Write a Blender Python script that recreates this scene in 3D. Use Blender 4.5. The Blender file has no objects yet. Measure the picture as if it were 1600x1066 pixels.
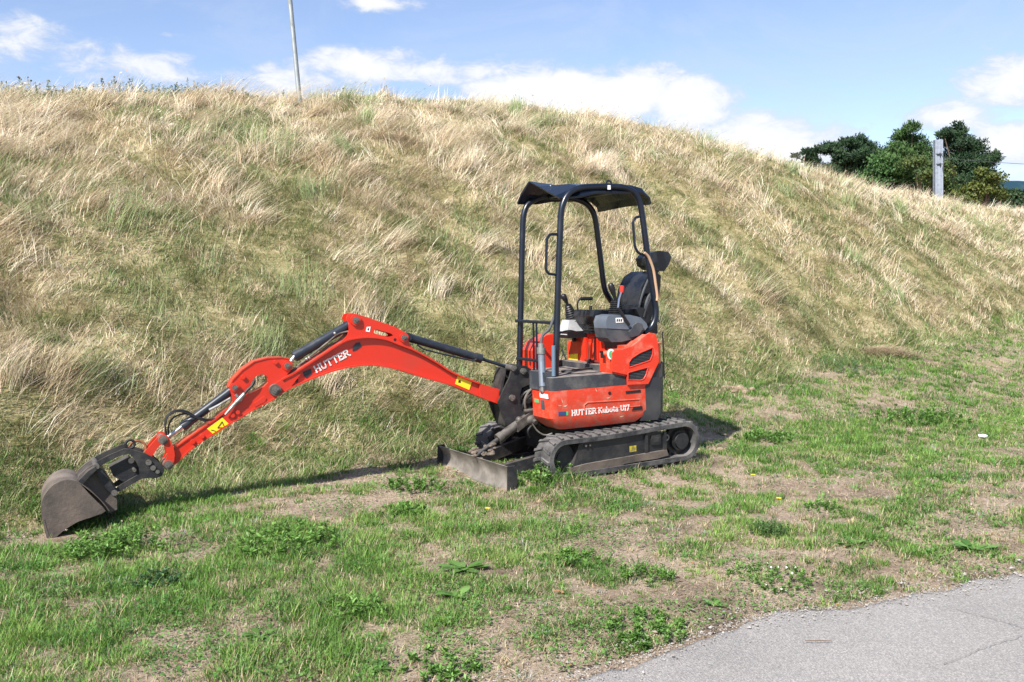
import bpy, bmesh, math, random
import numpy as np
from mathutils import Vector, Matrix
random.seed(7)
rng = np.random.default_rng(11)
scene = bpy.context.scene
COL = scene.collection
R = math.radians

# ------------------------------------------------------------------ camera
FPX, YH, CAM_H = 1492.0, 438.3, 1.64          # focal length in photo pixels, horizon row, eye height (m)
PITCH = math.atan((533 - YH) / FPX)
cam_data = bpy.data.cameras.new("camera")
cam = bpy.data.objects.new("camera", cam_data)
COL.objects.link(cam)
cam_data.sensor_width = 36.0
cam_data.lens = FPX / 1600 * 36.0
cam_data.clip_start = 0.05
cam_data.clip_end = 12000
cam.location = (0, 0, CAM_H)
cam.rotation_euler = (math.pi / 2 - PITCH, 0, 0)
scene.camera = cam

# ------------------------------------------------------------------ light
SUN_DIR = Vector((0.557, 0.858, -0.98)).normalized()     # the way the light travels
sun_data = bpy.data.lights.new("sun", "SUN")
sun_data.energy = 5.0
sun_data.angle = R(0.55)
sun_data.color = (1.0, 0.955, 0.88)
sun = bpy.data.objects.new("sun", sun_data)
COL.objects.link(sun)
sun.rotation_euler = SUN_DIR.to_track_quat('-Z', 'Y').to_euler()
SUN_EL = math.asin(-SUN_DIR.z)
SUN_AZ = math.atan2(-SUN_DIR.x, -SUN_DIR.y)

world = bpy.data.worlds.new("World")
scene.world = world
world.use_nodes = True
nt = world.node_tree
nt.nodes.clear()
def wn(t, **k):
    n = nt.nodes.new(t)
    for a, b in k.items(): setattr(n, a, b)
    return n
def wlink(a, b): nt.links.new(a, b)
def wmath(op, a, b=None, c=None):
    n = wn('ShaderNodeMath', operation=op)
    for i, v in enumerate((a, b, c)):
        if v is None: continue
        if hasattr(v, 'links'): wlink(v, n.inputs[i])
        else: n.inputs[i].default_value = v
    return n.outputs[0]
w_out = wn('ShaderNodeOutputWorld')
sky = wn('ShaderNodeTexSky', sky_type='NISHITA', sun_disc=False)
sky.sun_elevation = SUN_EL
sky.sun_rotation = SUN_AZ
sky.altitude = 200
sky.air_density = 1.0
sky.dust_density = 0.6
sky.ozone_density = 2.2
tc = wn('ShaderNodeTexCoord')
sep = wn('ShaderNodeSeparateXYZ')
wlink(tc.outputs['Generated'], sep.inputs[0])
az = wmath('ARCTAN2', sep.outputs[0], sep.outputs[1])
el = wmath('ARCSINE', sep.outputs[2])
comb = wn('ShaderNodeCombineXYZ')
wlink(az, comb.inputs[0]); wlink(wmath('MULTIPLY', el, 2.0), comb.inputs[1])
def wnoise(scale, detail, rough, dist=0.0, off=0.0):
    n = wn('ShaderNodeTexNoise', noise_dimensions='4D')
    n.inputs['W'].default_value = off
    n.inputs['Scale'].default_value = scale
    n.inputs['Detail'].default_value = detail
    n.inputs['Roughness'].default_value = rough
    n.inputs['Distortion'].default_value = dist
    wlink(comb.outputs[0], n.inputs['Vector'])
    return n.outputs[0]
def wramp(v, lo, hi):
    n = wn('ShaderNodeMapRange', interpolation_type='SMOOTHSTEP')
    wlink(v, n.inputs[0]); n.inputs[1].default_value = lo; n.inputs[2].default_value = hi
    return n.outputs[0]
n_big = wnoise(9.0, 8, 0.55, 0.2, 1.3)
n_fine = wnoise(30.0, 9, 0.68, 0.6, 4.1)
# cloud banks: azimuth, elevation, half extents (degrees), firmness
BANKS = [(4.5, 10.6, 8.6, 2.2, 1.25), (0.5, 11.0, 4.5, 1.5, 1.1), (10.0, 10.2, 3.2, 1.9, 1.25), (27.5, 10.5, 4.6, 1.9, 1.05), (24.0, 8.8, 3.5, 1.2, 0.9),
         (27.5, 7.2, 3.8, 1.3, 0.8), (-28.0, 12.3, 4.5, 1.7, 0.8), (-21.5, 11.6, 6.5, 1.4, 0.8), (-14.0, 11.3, 5.0, 1.3, 0.8),
         (-8.2, 15.7, 3.3, 0.65, 0.8), (-17.0, 14.0, 1.1, 0.5, 0.7), (-19.5, 13.4, 1.5, 0.4, 0.6), (14.5, 7.4, 8.0, 2.2, 1.0), (-5.0, 12.2, 10.0, 1.3, 0.8),
         (0.0, 3.0, 70.0, 4.0, 0.5), (-60, 20, 16, 5, .8), (62, 18, 14, 5, .8), (150, 25, 30, 8, .8), (-140, 30, 30, 8, .8)]
acc = None
for a0, e0, ra, re_, k in BANKS:
    dx = wmath('DIVIDE', wmath('SUBTRACT', az, R(a0)), R(ra))
    dy = wmath('DIVIDE', wmath('SUBTRACT', el, R(e0)), R(re_))
    d = wmath('SQRT', wmath('ADD', wmath('MULTIPLY', dx, dx), wmath('MULTIPLY', dy, dy)))
    m = wmath('MULTIPLY', wmath('MAXIMUM', wmath('SUBTRACT', 1.25, d), 0.0), k)
    acc = m if acc is None else wmath('MAXIMUM', acc, m)
dens = wmath('ADD', acc, wmath('ADD', wmath('MULTIPLY', wmath('SUBTRACT', n_big, 0.5), 2.1), wmath('MULTIPLY', wmath('SUBTRACT', n_fine, 0.5), 1.5)))
thin = wramp(dens, 0.20, 0.80)
has = wramp(acc, 0.02, 0.3)
cover = wmath('MULTIPLY', wmath('MULTIPLY', thin, has), 0.95)
veil = wmath('MULTIPLY', wramp(wnoise(4.0, 9, 0.66, 1.2, 7.7), 0.40, 0.78), 0.40)
cover = wmath('MAXIMUM', cover, veil)
lit = wn('ShaderNodeMix', data_type='RGBA')
lit.inputs['A'].default_value = (3.7, 4.15, 5.1, 1)
lit.inputs['B'].default_value = (5.7, 5.75, 5.85, 1)
wlink(wramp(dens, 0.35, 1.1), lit.inputs['Factor'])
mix = wn('ShaderNodeMix', data_type='RGBA')
tint = wn('ShaderNodeMix', data_type='RGBA', blend_type='MULTIPLY')     # camera white balance of the clear sky
tint.inputs['Factor'].default_value = 1.0
tint.inputs['B'].default_value = (1.08, 1.0, 1.05, 1)
wlink(sky.outputs[0], tint.inputs['A'])
wlink(cover, mix.inputs['Factor']); wlink(tint.outputs['Result'], mix.inputs['A']); wlink(lit.outputs['Result'], mix.inputs['B'])
bg = wn('ShaderNodeBackground')
bg.inputs[1].default_value = 0.10
wlink(mix.outputs['Result'], bg.inputs[0])
wlink(bg.outputs[0], w_out.inputs[0])

scene.view_settings.view_transform = 'Standard'
scene.view_settings.look = 'None'
scene.view_settings.exposure = 0.88
scene.view_settings.gamma = 1.0
scene.cycles.max_bounces = 6
scene.cycles.diffuse_bounces = 3
scene.cycles.glossy_bounces = 3
scene.cycles.transmission_bounces = 3
scene.cycles.transparent_max_bounces = 4

# ------------------------------------------------------------------ helpers: materials
def material(name, color, rough=0.6, metal=0.0, mottle=None, mscale=8.0, mthr=(0.45, 0.65), bump=0.0, bscale=60.0, spec=0.5, coat=0.0, dust=None, dust_amt=0.0, detail=6, scuff=None, scuff_amt=0.6, stretch=(1, 1, 6), grime=None):
    m = bpy.data.materials.new(name); m.use_nodes = True
    t = m.node_tree; N = t.nodes; L = t.links
    b = N['Principled BSDF']
    b.inputs['Roughness'].default_value = rough; b.inputs['Metallic'].default_value = metal
    b.inputs['Specular IOR Level'].default_value = spec
    b.inputs['Coat Weight'].default_value = coat
    b.inputs['Base Color'].default_value = (*color, 1)
    co = N.new('ShaderNodeTexCoord')
    last = None
    def noise(scale, det=detail, rgh=0.6):
        n = N.new('ShaderNodeTexNoise'); n.inputs['Scale'].default_value = scale
        n.inputs['Detail'].default_value = det; n.inputs['Roughness'].default_value = rgh
        L.new(co.outputs['Object'], n.inputs['Vector']); return n.outputs[0]
    def ramp(v, lo, hi, top=1.0):
        n = N.new('ShaderNodeMapRange'); n.inputs[1].default_value = lo; n.inputs[2].default_value = hi; n.inputs[4].default_value = top
        L.new(v, n.inputs[0]); return n.outputs[0]
    def mixc(f, a, bcol):
        n = N.new('ShaderNodeMix'); n.data_type = 'RGBA'
        L.new(f, n.inputs['Factor'])
        if hasattr(a, 'links'): L.new(a, n.inputs['A'])
        else: n.inputs['A'].default_value = (*a, 1)
        n.inputs['B'].default_value = (*bcol, 1); return n.outputs['Result']
    if mottle is not None:
        f = ramp(noise(mscale), *mthr); last = mixc(f, color, mottle)
        r2 = N.new('ShaderNodeMapRange'); r2.inputs[3].default_value = rough; r2.inputs[4].default_value = min(1, rough + 0.3)
        L.new(f, r2.inputs[0]); L.new(r2.outputs[0], b.inputs['Roughness'])
    if scuff is not None:                         # scratches and chips with a direction of their own
        mp = N.new('ShaderNodeMapping'); mp.inputs['Scale'].default_value = stretch; mp.inputs['Rotation'].default_value = (.3, .5, .2); L.new(co.outputs['Object'], mp.inputs[0])
        n = N.new('ShaderNodeTexNoise'); n.inputs['Scale'].default_value = 22; n.inputs['Detail'].default_value = 8; n.inputs['Roughness'].default_value = .72; L.new(mp.outputs[0], n.inputs['Vector'])
        last = mixc(ramp(n.outputs[0], .60, .70, scuff_amt), last if last is not None else color, scuff)
    if grime is not None:                         # mud splashed low on the machine
        s2 = N.new('ShaderNodeSeparateXYZ'); L.new(co.outputs['Object'], s2.inputs[0])
        lowm = ramp(s2.outputs[2], grime[1], grime[2]); mm = N.new('ShaderNodeMath'); mm.operation = 'MULTIPLY'; L.new(lowm, mm.inputs[0]); L.new(ramp(noise(26, 8, .75), .42, .62, .8), mm.inputs[1])
        last = mixc(mm.outputs[0], last if last is not None else color, grime[0])
    if dust is not None:                          # dust lies on faces that look up
        g = N.new('ShaderNodeNewGeometry'); s = N.new('ShaderNodeSeparateXYZ'); L.new(g.outputs['Normal'], s.inputs[0])
        up = ramp(s.outputs[2], 0.2, 0.95)
        mu = N.new('ShaderNodeMath'); mu.operation = 'MULTIPLY'; L.new(up, mu.inputs[0]); L.new(ramp(noise(mscale * 2.3), 0.3, 0.65, dust_amt), mu.inputs[1])
        last = mixc(mu.outputs[0], last if last is not None else color, dust)
    if last is not None: L.new(last, b.inputs['Base Color'])
    if bump > 0:
        bp = N.new('ShaderNodeBump'); bp.inputs['Strength'].default_value = bump; bp.inputs['Distance'].default_value = 0.01
        L.new(noise(bscale, 5), bp.inputs['Height']); L.new(bp.outputs[0], b.inputs['Normal'])
    return m

# ------------------------------------------------------------------ helpers: objects
def tag(o, label=None, cat=None, group=None, kind=None):
    if label: o['label'] = label
    if cat: o['category'] = cat
    if group: o['group'] = group
    if kind: o['kind'] = kind
    return o
def empty(name, loc=(0, 0, 0), label=None, cat=None, group=None):
    o = bpy.data.objects.new(name, None); COL.objects.link(o); o.location = loc
    o.empty_display_size = 0.2
    return tag(o, label, cat, group)
def link_mesh(name, me, mat, parent=None):
    o = bpy.data.objects.new(name, me); COL.objects.link(o)
    if mat: me.materials.append(mat)
    if parent: o.parent = parent
    return o

class MB:
    """Collects solids in one bmesh; xf maps local design coordinates to the parent's."""
    def __init__(s, xf=None):
        s.bm = bmesh.new(); s.xf = xf
    def _bevel(s, verts, w, seg=2, ang=30):
        if w <= 0: return
        es = set(e for v in verts for e in v.link_edges)
        es = [e for e in es if e.is_manifold and e.calc_face_angle(0) > R(ang)]
        if es: bmesh.ops.bevel(s.bm, geom=es, offset=w, segments=seg, profile=0.6, affect='EDGES', clamp_overlap=True)
    def hexa(s, pts, bevel=0.0, seg=2):
        v = [s.bm.verts.new(p) for p in pts]
        for f in ((0, 3, 2, 1), (4, 5, 6, 7), (0, 1, 5, 4), (1, 2, 6, 5), (2, 3, 7, 6), (3, 0, 4, 7)): s.bm.faces.new([v[i] for i in f])
        s._bevel(v, bevel, seg)
    def box(s, u0, u1, v0, v1, z0, z1, bevel=0.0, seg=2):
        s.hexa([(u0, v0, z0), (u1, v0, z0), (u1, v1, z0), (u0, v1, z0), (u0, v0, z1), (u1, v0, z1), (u1, v1, z1), (u0, v1, z1)], bevel, seg)
    def loft(s, rings, bevel=0.0, cap=True, seg=2):
        R_ = [[s.bm.verts.new(p) for p in r] for r in rings]; n = len(R_[0])
        for a, b in zip(R_, R_[1:]):
            for i in range(n):
                s.bm.faces.new((a[i], a[(i + 1) % n], b[(i + 1) % n], b[i]))
        if cap:
            s.bm.faces.new(list(reversed(R_[0]))); s.bm.faces.new(R_[-1])
        if bevel > 0: s._bevel([v for r in R_ for v in r], bevel, seg)
    def prism(s, outline, v0, v1, bevel=0.0, axis='v', seg=2, inset=None):
        def P(a, b, c):
            return (a, c, b) if axis == 'v' else ((a, b, c) if axis == 'z' else (c, a, b))
        s.loft([[P(a, b, v0) for a, b in outline], [P(a, b, v1) for a, b in outline]], bevel, True, seg)
    def plate(s, outline, holes, v0, v1):
        """flat plate in the u-z plane with holes"""
        tmp = bmesh.new(); loops = []
        for lp in [outline] + holes:
            vs = [tmp.verts.new((a, b, 0)) for a, b in lp]; loops.append(len(lp))
            for i in range(len(vs)): tmp.edges.new((vs[i], vs[(i + 1) % len(vs)]))
        tmp.verts.index_update()
        bmesh.ops.triangle_fill(tmp, edges=tmp.edges[:], use_beauty=True)
        tmp.verts.index_update()
        co = [v.co.copy() for v in tmp.verts]; fs = [[v.index for v in f.verts] for f in tmp.faces]; tmp.free()
        A = [s.bm.verts.new((c.x, v0, c.y)) for c in co]; B = [s.bm.verts.new((c.x, v1, c.y)) for c in co]
        for f in fs:
            s.bm.faces.new([A[i] for i in f]); s.bm.faces.new([B[i] for i in reversed(f)])
        k = 0
        for n in loops:
            for i in range(n):
                a, b = k + i, k + (i + 1) % n
                s.bm.faces.new((A[a], A[b], B[b], B[a]))
            k += n
    def tube(s, pts, r, seg=12, fillet=0.0, cap=True, closed=False):
        P = [Vector(p) for p in pts]
        if fillet > 0 and len(P) > 2:
            Q = [P[0]]
            for i in range(1, len(P) - 1):
                a, b, c = P[i - 1], P[i], P[i + 1]
                d = min(fillet, (a - b).length * 0.45, (c - b).length * 0.45)
                p0 = b + (a - b).normalized() * d; p1 = b + (c - b).normalized() * d
                for k in range(6):
                    t = k / 5; Q.append(p0 * (1 - t) ** 2 + b * 2 * t * (1 - t) + p1 * t * t)
            Q.append(P[-1]); P = Q
        n = len(P); rr = r if hasattr(r, '__len__') else [r] * n
        prev = None; rings = []
        for i in range(n):
            d = (P[min(i + 1, n - 1)] - P[max(i - 1, 0)]).normalized()
            if prev is None:
                x = d.orthogonal().normalized()
            else:
                x = (prev - d * prev.dot(d)).normalized()
            prev = x; y = d.cross(x)
            rings.append([s.bm.verts.new(P[i] + (x * math.cos(2 * math.pi * k / seg) + y * math.sin(2 * math.pi * k / seg)) * rr[i]) for k in range(seg)])
        for a, b in zip(rings, rings[1:]):
            for i in range(seg): s.bm.faces.new((a[i], a[(i + 1) % seg], b[(i + 1) % seg], b[i]))
        if cap:
            s.bm.faces.new(list(reversed(rings[0]))); s.bm.faces.new(rings[-1])
    def cyl(s, p0, p1, r, seg=20, bevel=0.0):
        s.tube([p0, p1], r, seg)
    def ball(s, c, r, seg=14, scale=(1, 1, 1)):
        bmesh.ops.create_uvsphere(s.bm, u_segments=seg, v_segments=seg // 2 + 1, radius=r, matrix=Matrix.Translation(c) @ Matrix.Diagonal((*scale, 1)))
    def torus(s, c, R0, r, axis=(0, 1, 0), n=24, seg=10):
        q = Vector(axis).normalized(); x = q.orthogonal().normalized(); y = q.cross(x)
        ring = []
        for i in range(n):
            a = 2 * math.pi * i / n; d = x * math.cos(a) + y * math.sin(a)
            ring.append([s.bm.verts.new(Vector(c) + d * (R0 + r * math.cos(2 * math.pi * k / seg)) + q * r * math.sin(2 * math.pi * k / seg)) for k in range(seg)])
        for i in range(n):
            a, b = ring[i], ring[(i + 1) % n]
            for k in range(seg): s.bm.faces.new((a[k], a[(k + 1) % seg], b[(k + 1) % seg], b[k]))
    def build(s, name, mat, parent=None, ang=32):
        if s.xf is not None: bmesh.ops.transform(s.bm, matrix=s.xf, verts=s.bm.verts)
        bmesh.ops.recalc_face_normals(s.bm, faces=s.bm.faces)
        me = bpy.data.meshes.new(name); s.bm.to_mesh(me); s.bm.free()
        me.polygons.foreach_set('use_smooth', [True] * len(me.polygons))
        me.set_sharp_from_angle(angle=R(ang))
        return link_mesh(name, me, mat, parent)

def smooth_line(pts, k=4, closed=False):
    P = [Vector(p) for p in pts]; n = len(P); out = []
    rng_ = range(n if closed else n - 1)
    for i in rng_:
        if closed: a, b, c, d = P[(i - 1) % n], P[i], P[(i + 1) % n], P[(i + 2) % n]
        else: a, b, c, d = P[max(i - 1, 0)], P[i], P[i + 1], P[min(i + 2, n - 1)]
        for j in range(k):
            t = j / k
            out.append(0.5 * ((2 * b) + (c - a) * t + (2 * a - 5 * b + 4 * c - d) * t * t + (3 * b - a - 3 * c + d) * t ** 3))
    if not closed: out.append(P[-1])
    return out
def sm2(pts, k=4, closed=False):
    return [(p.x, p.y) for p in smooth_line([(a, b, 0) for a, b in pts], k, closed)]

# ------------------------------------------------------------------ survey: the machine's frame and the ground as measured on the photograph
MACH_O = Vector((0.65, 8.35, 0.0))
Mrot = (Matrix.Rotation(R(180 + 30), 3, 'Z') @ Matrix.Rotation(R(1.5), 3, 'Y') @ Matrix.Rotation(R(0.9), 3, 'X'))
Hrot = Matrix.Rotation(R(-3.6), 3, 'Z')                    # upper structure slewed a little on its ring
HX = Hrot.to_4x4()
def view_ray(px, py):
    a, b = (px - 800) / FPX, (533 - py) / FPX
    return Vector((a, math.cos(PITCH) + b * math.sin(PITCH), -math.sin(PITCH) + b * math.cos(PITCH)))
def loc(px, py, u=None, v=None, z=None, house=True):
    A = (Mrot @ Hrot) if house else Mrot
    o = A.transposed() @ (Vector((0, 0, CAM_H)) - MACH_O); d = A.transposed() @ view_ray(px, py)
    k, val = (0, u) if u is not None else ((1, v) if v is not None else (2, z))
    return o + d * ((val - o[k]) / d[k])
def T(v, pts, house=True):                                 # outline on the plane at side offset v -> (u, z)
    return [(q.x, q.z) for q in (loc(x, y, v=v, house=house) for x, y in pts)]
def T3(v, pts, house=True): return [tuple(loc(x, y, v=v, house=house)) for x, y in pts]
def gp(px, py, z=0.0):
    d = view_ray(px, py); s = (z - CAM_H) / d.z
    return (d.x * s, d.y * s)
def at(px, py, D):
    d = view_ray(px, py); s = D / d.y
    return Vector((d.x * s, D, CAM_H + d.z * s))

# ------------------------------------------------------------------ terrain
def _hash(ix, iy, seed):
    h = (ix.astype(np.int64) * 374761393 + iy.astype(np.int64) * 668265263 + seed * 974634777) & 0xffffffff
    h = ((h ^ (h >> 13)) * 1274126177) & 0xffffffff
    return ((h ^ (h >> 16)) & 0xffff) / 65535.0
def vnoise(x, y, sc, seed=0):
    x = np.asarray(x, float) / sc; y = np.asarray(y, float) / sc
    ix = np.floor(x); iy = np.floor(y); fx = x - ix; fy = y - iy
    fx = fx * fx * (3 - 2 * fx); fy = fy * fy * (3 - 2 * fy)
    a = _hash(ix, iy, seed); b = _hash(ix + 1, iy, seed); c = _hash(ix, iy + 1, seed); d = _hash(ix + 1, iy + 1, seed)
    return (a * (1 - fx) + b * fx) * (1 - fy) + (c * (1 - fx) + d * fx) * fy
def fbm(x, y, sc, seed=0, oct=4):
    s = 0; w = 1; t = 0
    for i in range(oct):
        s = s + w * vnoise(x + 13.7 * i, y - 7.1 * i, sc / 2 ** i, seed + i * 17); t += w; w *= 0.55
    return s / t
def sstep(x, a, b):
    t = np.clip((x - a) / (b - a), 0, 1); return t * t * (3 - 2 * t)

TOE0 = np.array([-3.42, 6.44]); TD = np.array([0.743, 0.669]); ND = np.array([-0.669, 0.743])
def sn(x, y):
    dx, dy = x - TOE0[0], y - TOE0[1]
    return dx * TD[0] + dy * TD[1], dx * ND[0] + dy * ND[1]
def hill_uv(x, y):                                        # tussock pattern runs shorter along the contour than up the slope
    s, n = sn(x, y); return s * 1.2 + 0.032 * np.clip(s, 0, 60) ** 2, n * 0.8
SK = np.array([-40, -10, 0, 5, 12, 17, 22, 28, 33, 45, 80.0])
NK = np.array([12, 11.5, 11, 11, 9.8, 8.9, 8.2, 7.0, 6.2, 5.5, 5.5])
AK = np.array([4.8, 4.8, 4.8, 5.0, 5.4, 4.8, 4.5, 3.8, 3.3, 3.2, 3.2])
def verge_rise(x, y):                                      # the verge climbs gently behind the machine
    q = -0.485 * x + 0.875 * y - 7.5
    return 0.2 * np.where(q > 0, q * q / (q + .35), 0) * sstep(60 - np.hypot(x, y), 0, 30)
def base_height(x, y, ak=None):
    s, n = sn(x, y)
    A = np.interp(s, SK, AK if ak is None else ak); W = np.interp(s, SK, NK)
    n = n + 0.35 * (vnoise(s, s * 0, 3.1, 5) - 0.5)
    q = n / W
    # rises quickly from the toe, rounds off at the crest, falls away behind
    q2 = np.clip(q, 0, 3)
    rise = np.where(q2 < 1, 1 - (1 - q2) ** 1.55, 1.0)
    rise = rise * sstep(q2, -0.06, 0.12)
    back = 0.45 * sstep(q, 1.25, 3.2)
    s0, n0 = sn(x, y); cap = np.minimum(verge_rise(x, y), verge_rise(x - ND[0] * np.maximum(n0, 0), y - ND[1] * np.maximum(n0, 0)))
    return cap + A * rise - back * A * 0.5 * sstep(q, 1.2, 3.0)
# crest line of the embankment as seen in the photograph, less the grass that stands on it
SKY_LINE = [(-150, 152), (0, 152), (100, 153), (200, 155), (330, 156), (470, 157), (600, 160), (700, 163), (800, 168), (850, 172), (920, 181), (1000, 201), (1060, 212), (1100, 224), (1170, 245),
            (1240, 268), (1320, 285), (1400, 303), (1480, 322), (1540, 330), (1600, 335), (1700, 340)]
def fit_crest():
    global AK
    cols = np.linspace(-100, 1680, 60)
    want = np.interp(cols, [p[0] for p in SKY_LINE], [p[1] for p in SKY_LINE])
    D = np.linspace(6, 75, 700)
    for it in range(40):
        num = np.zeros(len(AK)); den = np.zeros(len(AK)) + 1e-6
        for c, w in zip(cols, want):
            d = view_ray(c, w); el_w = d.z / d.y
            x = D * d.x / d.y; y = D
            s, n = sn(x, y); z = base_height(x, y)
            ok = n > 0
            e = np.where(ok, (z - CAM_H) / D, -9); k = int(np.argmax(e))
            ratio = 1 + ((CAM_H + el_w * D[k]) - z[k]) / max(z[k] - 0.3, 0.5)
            wt = np.maximum(0, 1 - np.abs(SK - s[k]) / 7.0)
            num += wt * ratio; den += wt
        r = np.where(den > 1e-3, num / den, 1.0)
        AK = AK * np.clip(r, 0.8, 1.25) ** 0.7
    return AK
fit_crest()

# path edge (world x, y), measured along the photograph's asphalt edge
EDGE_PX = [(700, 1100), (860, 1066), (950, 1040), (1040, 1012), (1110, 985), (1180, 965), (1260, 952), (1330, 944), (1430, 929), (1520, 911), (1600, 899)]
EDGE = [gp(*p) for p in EDGE_PX]
EDGE = [(EDGE[0][0] - 6.0, EDGE[0][1] - 3.4)] + EDGE + [(EDGE[-1][0] + 6, EDGE[-1][1] + 3.3), (EDGE[-1][0] + 40, EDGE[-1][1] + 20)]
EX = np.array([e[0] for e in EDGE]); EY = np.array([e[1] for e in EDGE])
def path_dist(x, y):                                        # > 0 on the grass side
    return (y - np.interp(x, EX, EY)) * 0.87
def height(x, y):
    x = np.asarray(x, float); y = np.asarray(y, float)
    s, n = sn(x, y)
    hill = sstep(n, 0.0, 1.6)
    z = base_height(x, y)
    hu, hv = hill_uv(x, y)
    calm = 1 - .55 * sstep(s, 10, 24)
    z = z + hill * calm * (0.42 * (fbm(hu * .8 + hv * .6, hv * .8 - hu * .6, 2.4, 3, 3) - 0.5) + 0.26 * (fbm(hu * .9 - hv * .43, hv * .9 + hu * .43, 1.05, 9, 3) - 0.5))
    lawn = sstep(path_dist(x, y), 0.0, 0.5)
    z = z + lawn * (1 - hill) * (0.035 * (vnoise(x, y, 0.9, 21) - 0.5) + 0.02 * (vnoise(x, y, 0.25, 22) - 0.5) + 0.005)
    z = z - 0.03 * (1 - lawn)
    z = z - 0.085 * np.exp(-(((x + 2.95) / .55) ** 2 + ((y - 6.15) / .45) ** 2))        # hollow where the bucket rests
    dx, dy = x - MACH_O.x, y - MACH_O.y; c_, s_ = math.cos(R(210)), math.sin(R(210))
    mu, mv = dx * c_ + dy * s_, -dx * s_ + dy * c_
    z = z + 0.062 * sstep(1.35 - np.abs(mu + .1), 0, .4) * sstep(1.05 - np.abs(mv), 0, .4)      # slight rise the machine stands on
    return z

def grid_mesh(name, xs, ys, zf, mat, quads_keep=None):
    X, Y = np.meshgrid(xs, ys); Z = zf(X, Y)
    co = np.stack([X, Y, Z], -1).reshape(-1, 3)
    nx, ny = len(xs), len(ys)
    i = np.arange((ny - 1) * (nx - 1)); r, c = i // (nx - 1), i % (nx - 1)
    a = r * nx + c
    f = np.stack([a, a + 1, a + nx + 1, a + nx], 1)
    return raw_mesh(name, co, f, mat)
def raw_mesh(name, co, quads=None, mat=None, tris=None, color=None, smooth=True, parent=None):
    me = bpy.data.meshes.new(name)
    q = np.zeros((0, 4), int) if quads is None else quads; t = np.zeros((0, 3), int) if tris is None else tris
    me.vertices.add(len(co)); me.vertices.foreach_set('co', np.ascontiguousarray(co, np.float32).ravel())
    nl = len(q) * 4 + len(t) * 3
    me.loops.add(nl); me.loops.foreach_set('vertex_index', np.concatenate([q.ravel(), t.ravel()]).astype(np.int32))
    me.polygons.add(len(q) + len(t))
    st = np.concatenate([np.arange(len(q)) * 4, len(q) * 4 + np.arange(len(t)) * 3]).astype(np.int32)
    me.polygons.foreach_set('loop_start', st)
    me.polygons.foreach_set('use_smooth', np.full(len(st), smooth))
    if color is not None:
        a = me.color_attributes.new('tint', 'FLOAT_COLOR', 'POINT')
        a.data.foreach_set('color', np.concatenate([color, np.ones((len(color), 1))], 1).astype(np.float32).ravel())
    me.update(calc_edges=True)
    return link_mesh(name, me, mat, parent)

# ground material: dry thatch, soil, thin green
def ground_material():
    m = bpy.data.materials.new('ground_soil_and_thatch'); m.use_nodes = True
    t = m.node_tree; N = t.nodes; L = t.links; b = N['Principled BSDF']
    b.inputs['Roughness'].default_value = 0.95; b.inputs['Specular IOR Level'].default_value = 0.1
    g = N.new('ShaderNodeNewGeometry')
    def noise(sc, det, rg=0.6):
        n = N.new('ShaderNodeTexNoise'); n.inputs['Scale'].default_value = sc; n.inputs['Detail'].default_value = det; n.inputs['Roughness'].default_value = rg
        L.new(g.outputs['Position'], n.inputs['Vector']); return n.outputs[0]
    def ramp(v, *st):
        n = N.new('ShaderNodeValToRGB'); L.new(v, n.inputs[0]); e = n.color_ramp.elements
        e[0].position, e[0].color = st[0][0], (*st[0][1], 1); e[1].position, e[1].color = st[-1][0], (*st[-1][1], 1)
        for p, c in st[1:-1]:
            k = e.new(p); k.color = (*c, 1)
        return n.outputs[0]
    c1 = ramp(noise(1.6, 9, 0.7), (0.34, (0.15, 0.12, 0.095)), (0.46, (0.31, 0.25, 0.195)), (0.56, (0.42, 0.35, 0.28)), (0.68, (0.21, 0.19, 0.12)))
    c2 = ramp(noise(45, 6, 0.75), (0.3, (0.42, 0.38, 0.34)), (0.7, (1.35, 1.3, 1.25)))
    hill = ramp(noise(2.2, 9, 0.72), (0.36, (0.10, 0.10, 0.045)), (0.48, (0.24, 0.22, 0.11)), (0.6, (0.42, 0.37, 0.23)), (0.7, (0.16, 0.19, 0.07)))
    sx = N.new('ShaderNodeSeparateXYZ'); L.new(g.outputs['Normal'], sx.inputs[0])
    mr = N.new('ShaderNodeMapRange'); mr.inputs[1].default_value = .985; mr.inputs[2].default_value = .95; L.new(sx.outputs[2], mr.inputs[0])
    hm = N.new('ShaderNodeMix'); hm.data_type = 'RGBA'; L.new(mr.outputs[0], hm.inputs['Factor']); L.new(c1, hm.inputs['A']); L.new(hill, hm.inputs['B']); c1 = hm.outputs['Result']
    mx = N.new('ShaderNodeMix'); mx.data_type = 'RGBA'; mx.blend_type = 'MULTIPLY'; mx.inputs['Factor'].default_value = 1
    L.new(c1, mx.inputs['A']); L.new(c2, mx.inputs['B']); L.new(mx.outputs['Result'], b.inputs['Base Color'])
    bp = N.new('ShaderNodeBump'); bp.inputs['Strength'].default_value = 0.9; bp.inputs['Distance'].default_value = 0.02
    L.new(noise(60, 6, 0.7), bp.inputs['Height']); L.new(bp.outputs[0], b.inputs['Normal'])
    return m
M_GROUND = ground_material()
def spread(a, b, step, far_lo, far_hi):
    core = list(np.arange(a, b + 1e-6, step)); lo = []; hi = []; d = step; p = a
    while p > far_lo: d *= 1.28; p -= d; lo.append(p)
    d = step; p = b
    while p < far_hi: d *= 1.28; p += d; hi.append(p)
    return np.array(lo[::-1] + core + hi)
ground = grid_mesh('ground', spread(-16, 34, 0.16, -4000, 4000), spread(2.5, 48, 0.16, -1500, 6000), height, M_GROUND)
tag(ground, kind='structure')

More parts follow.
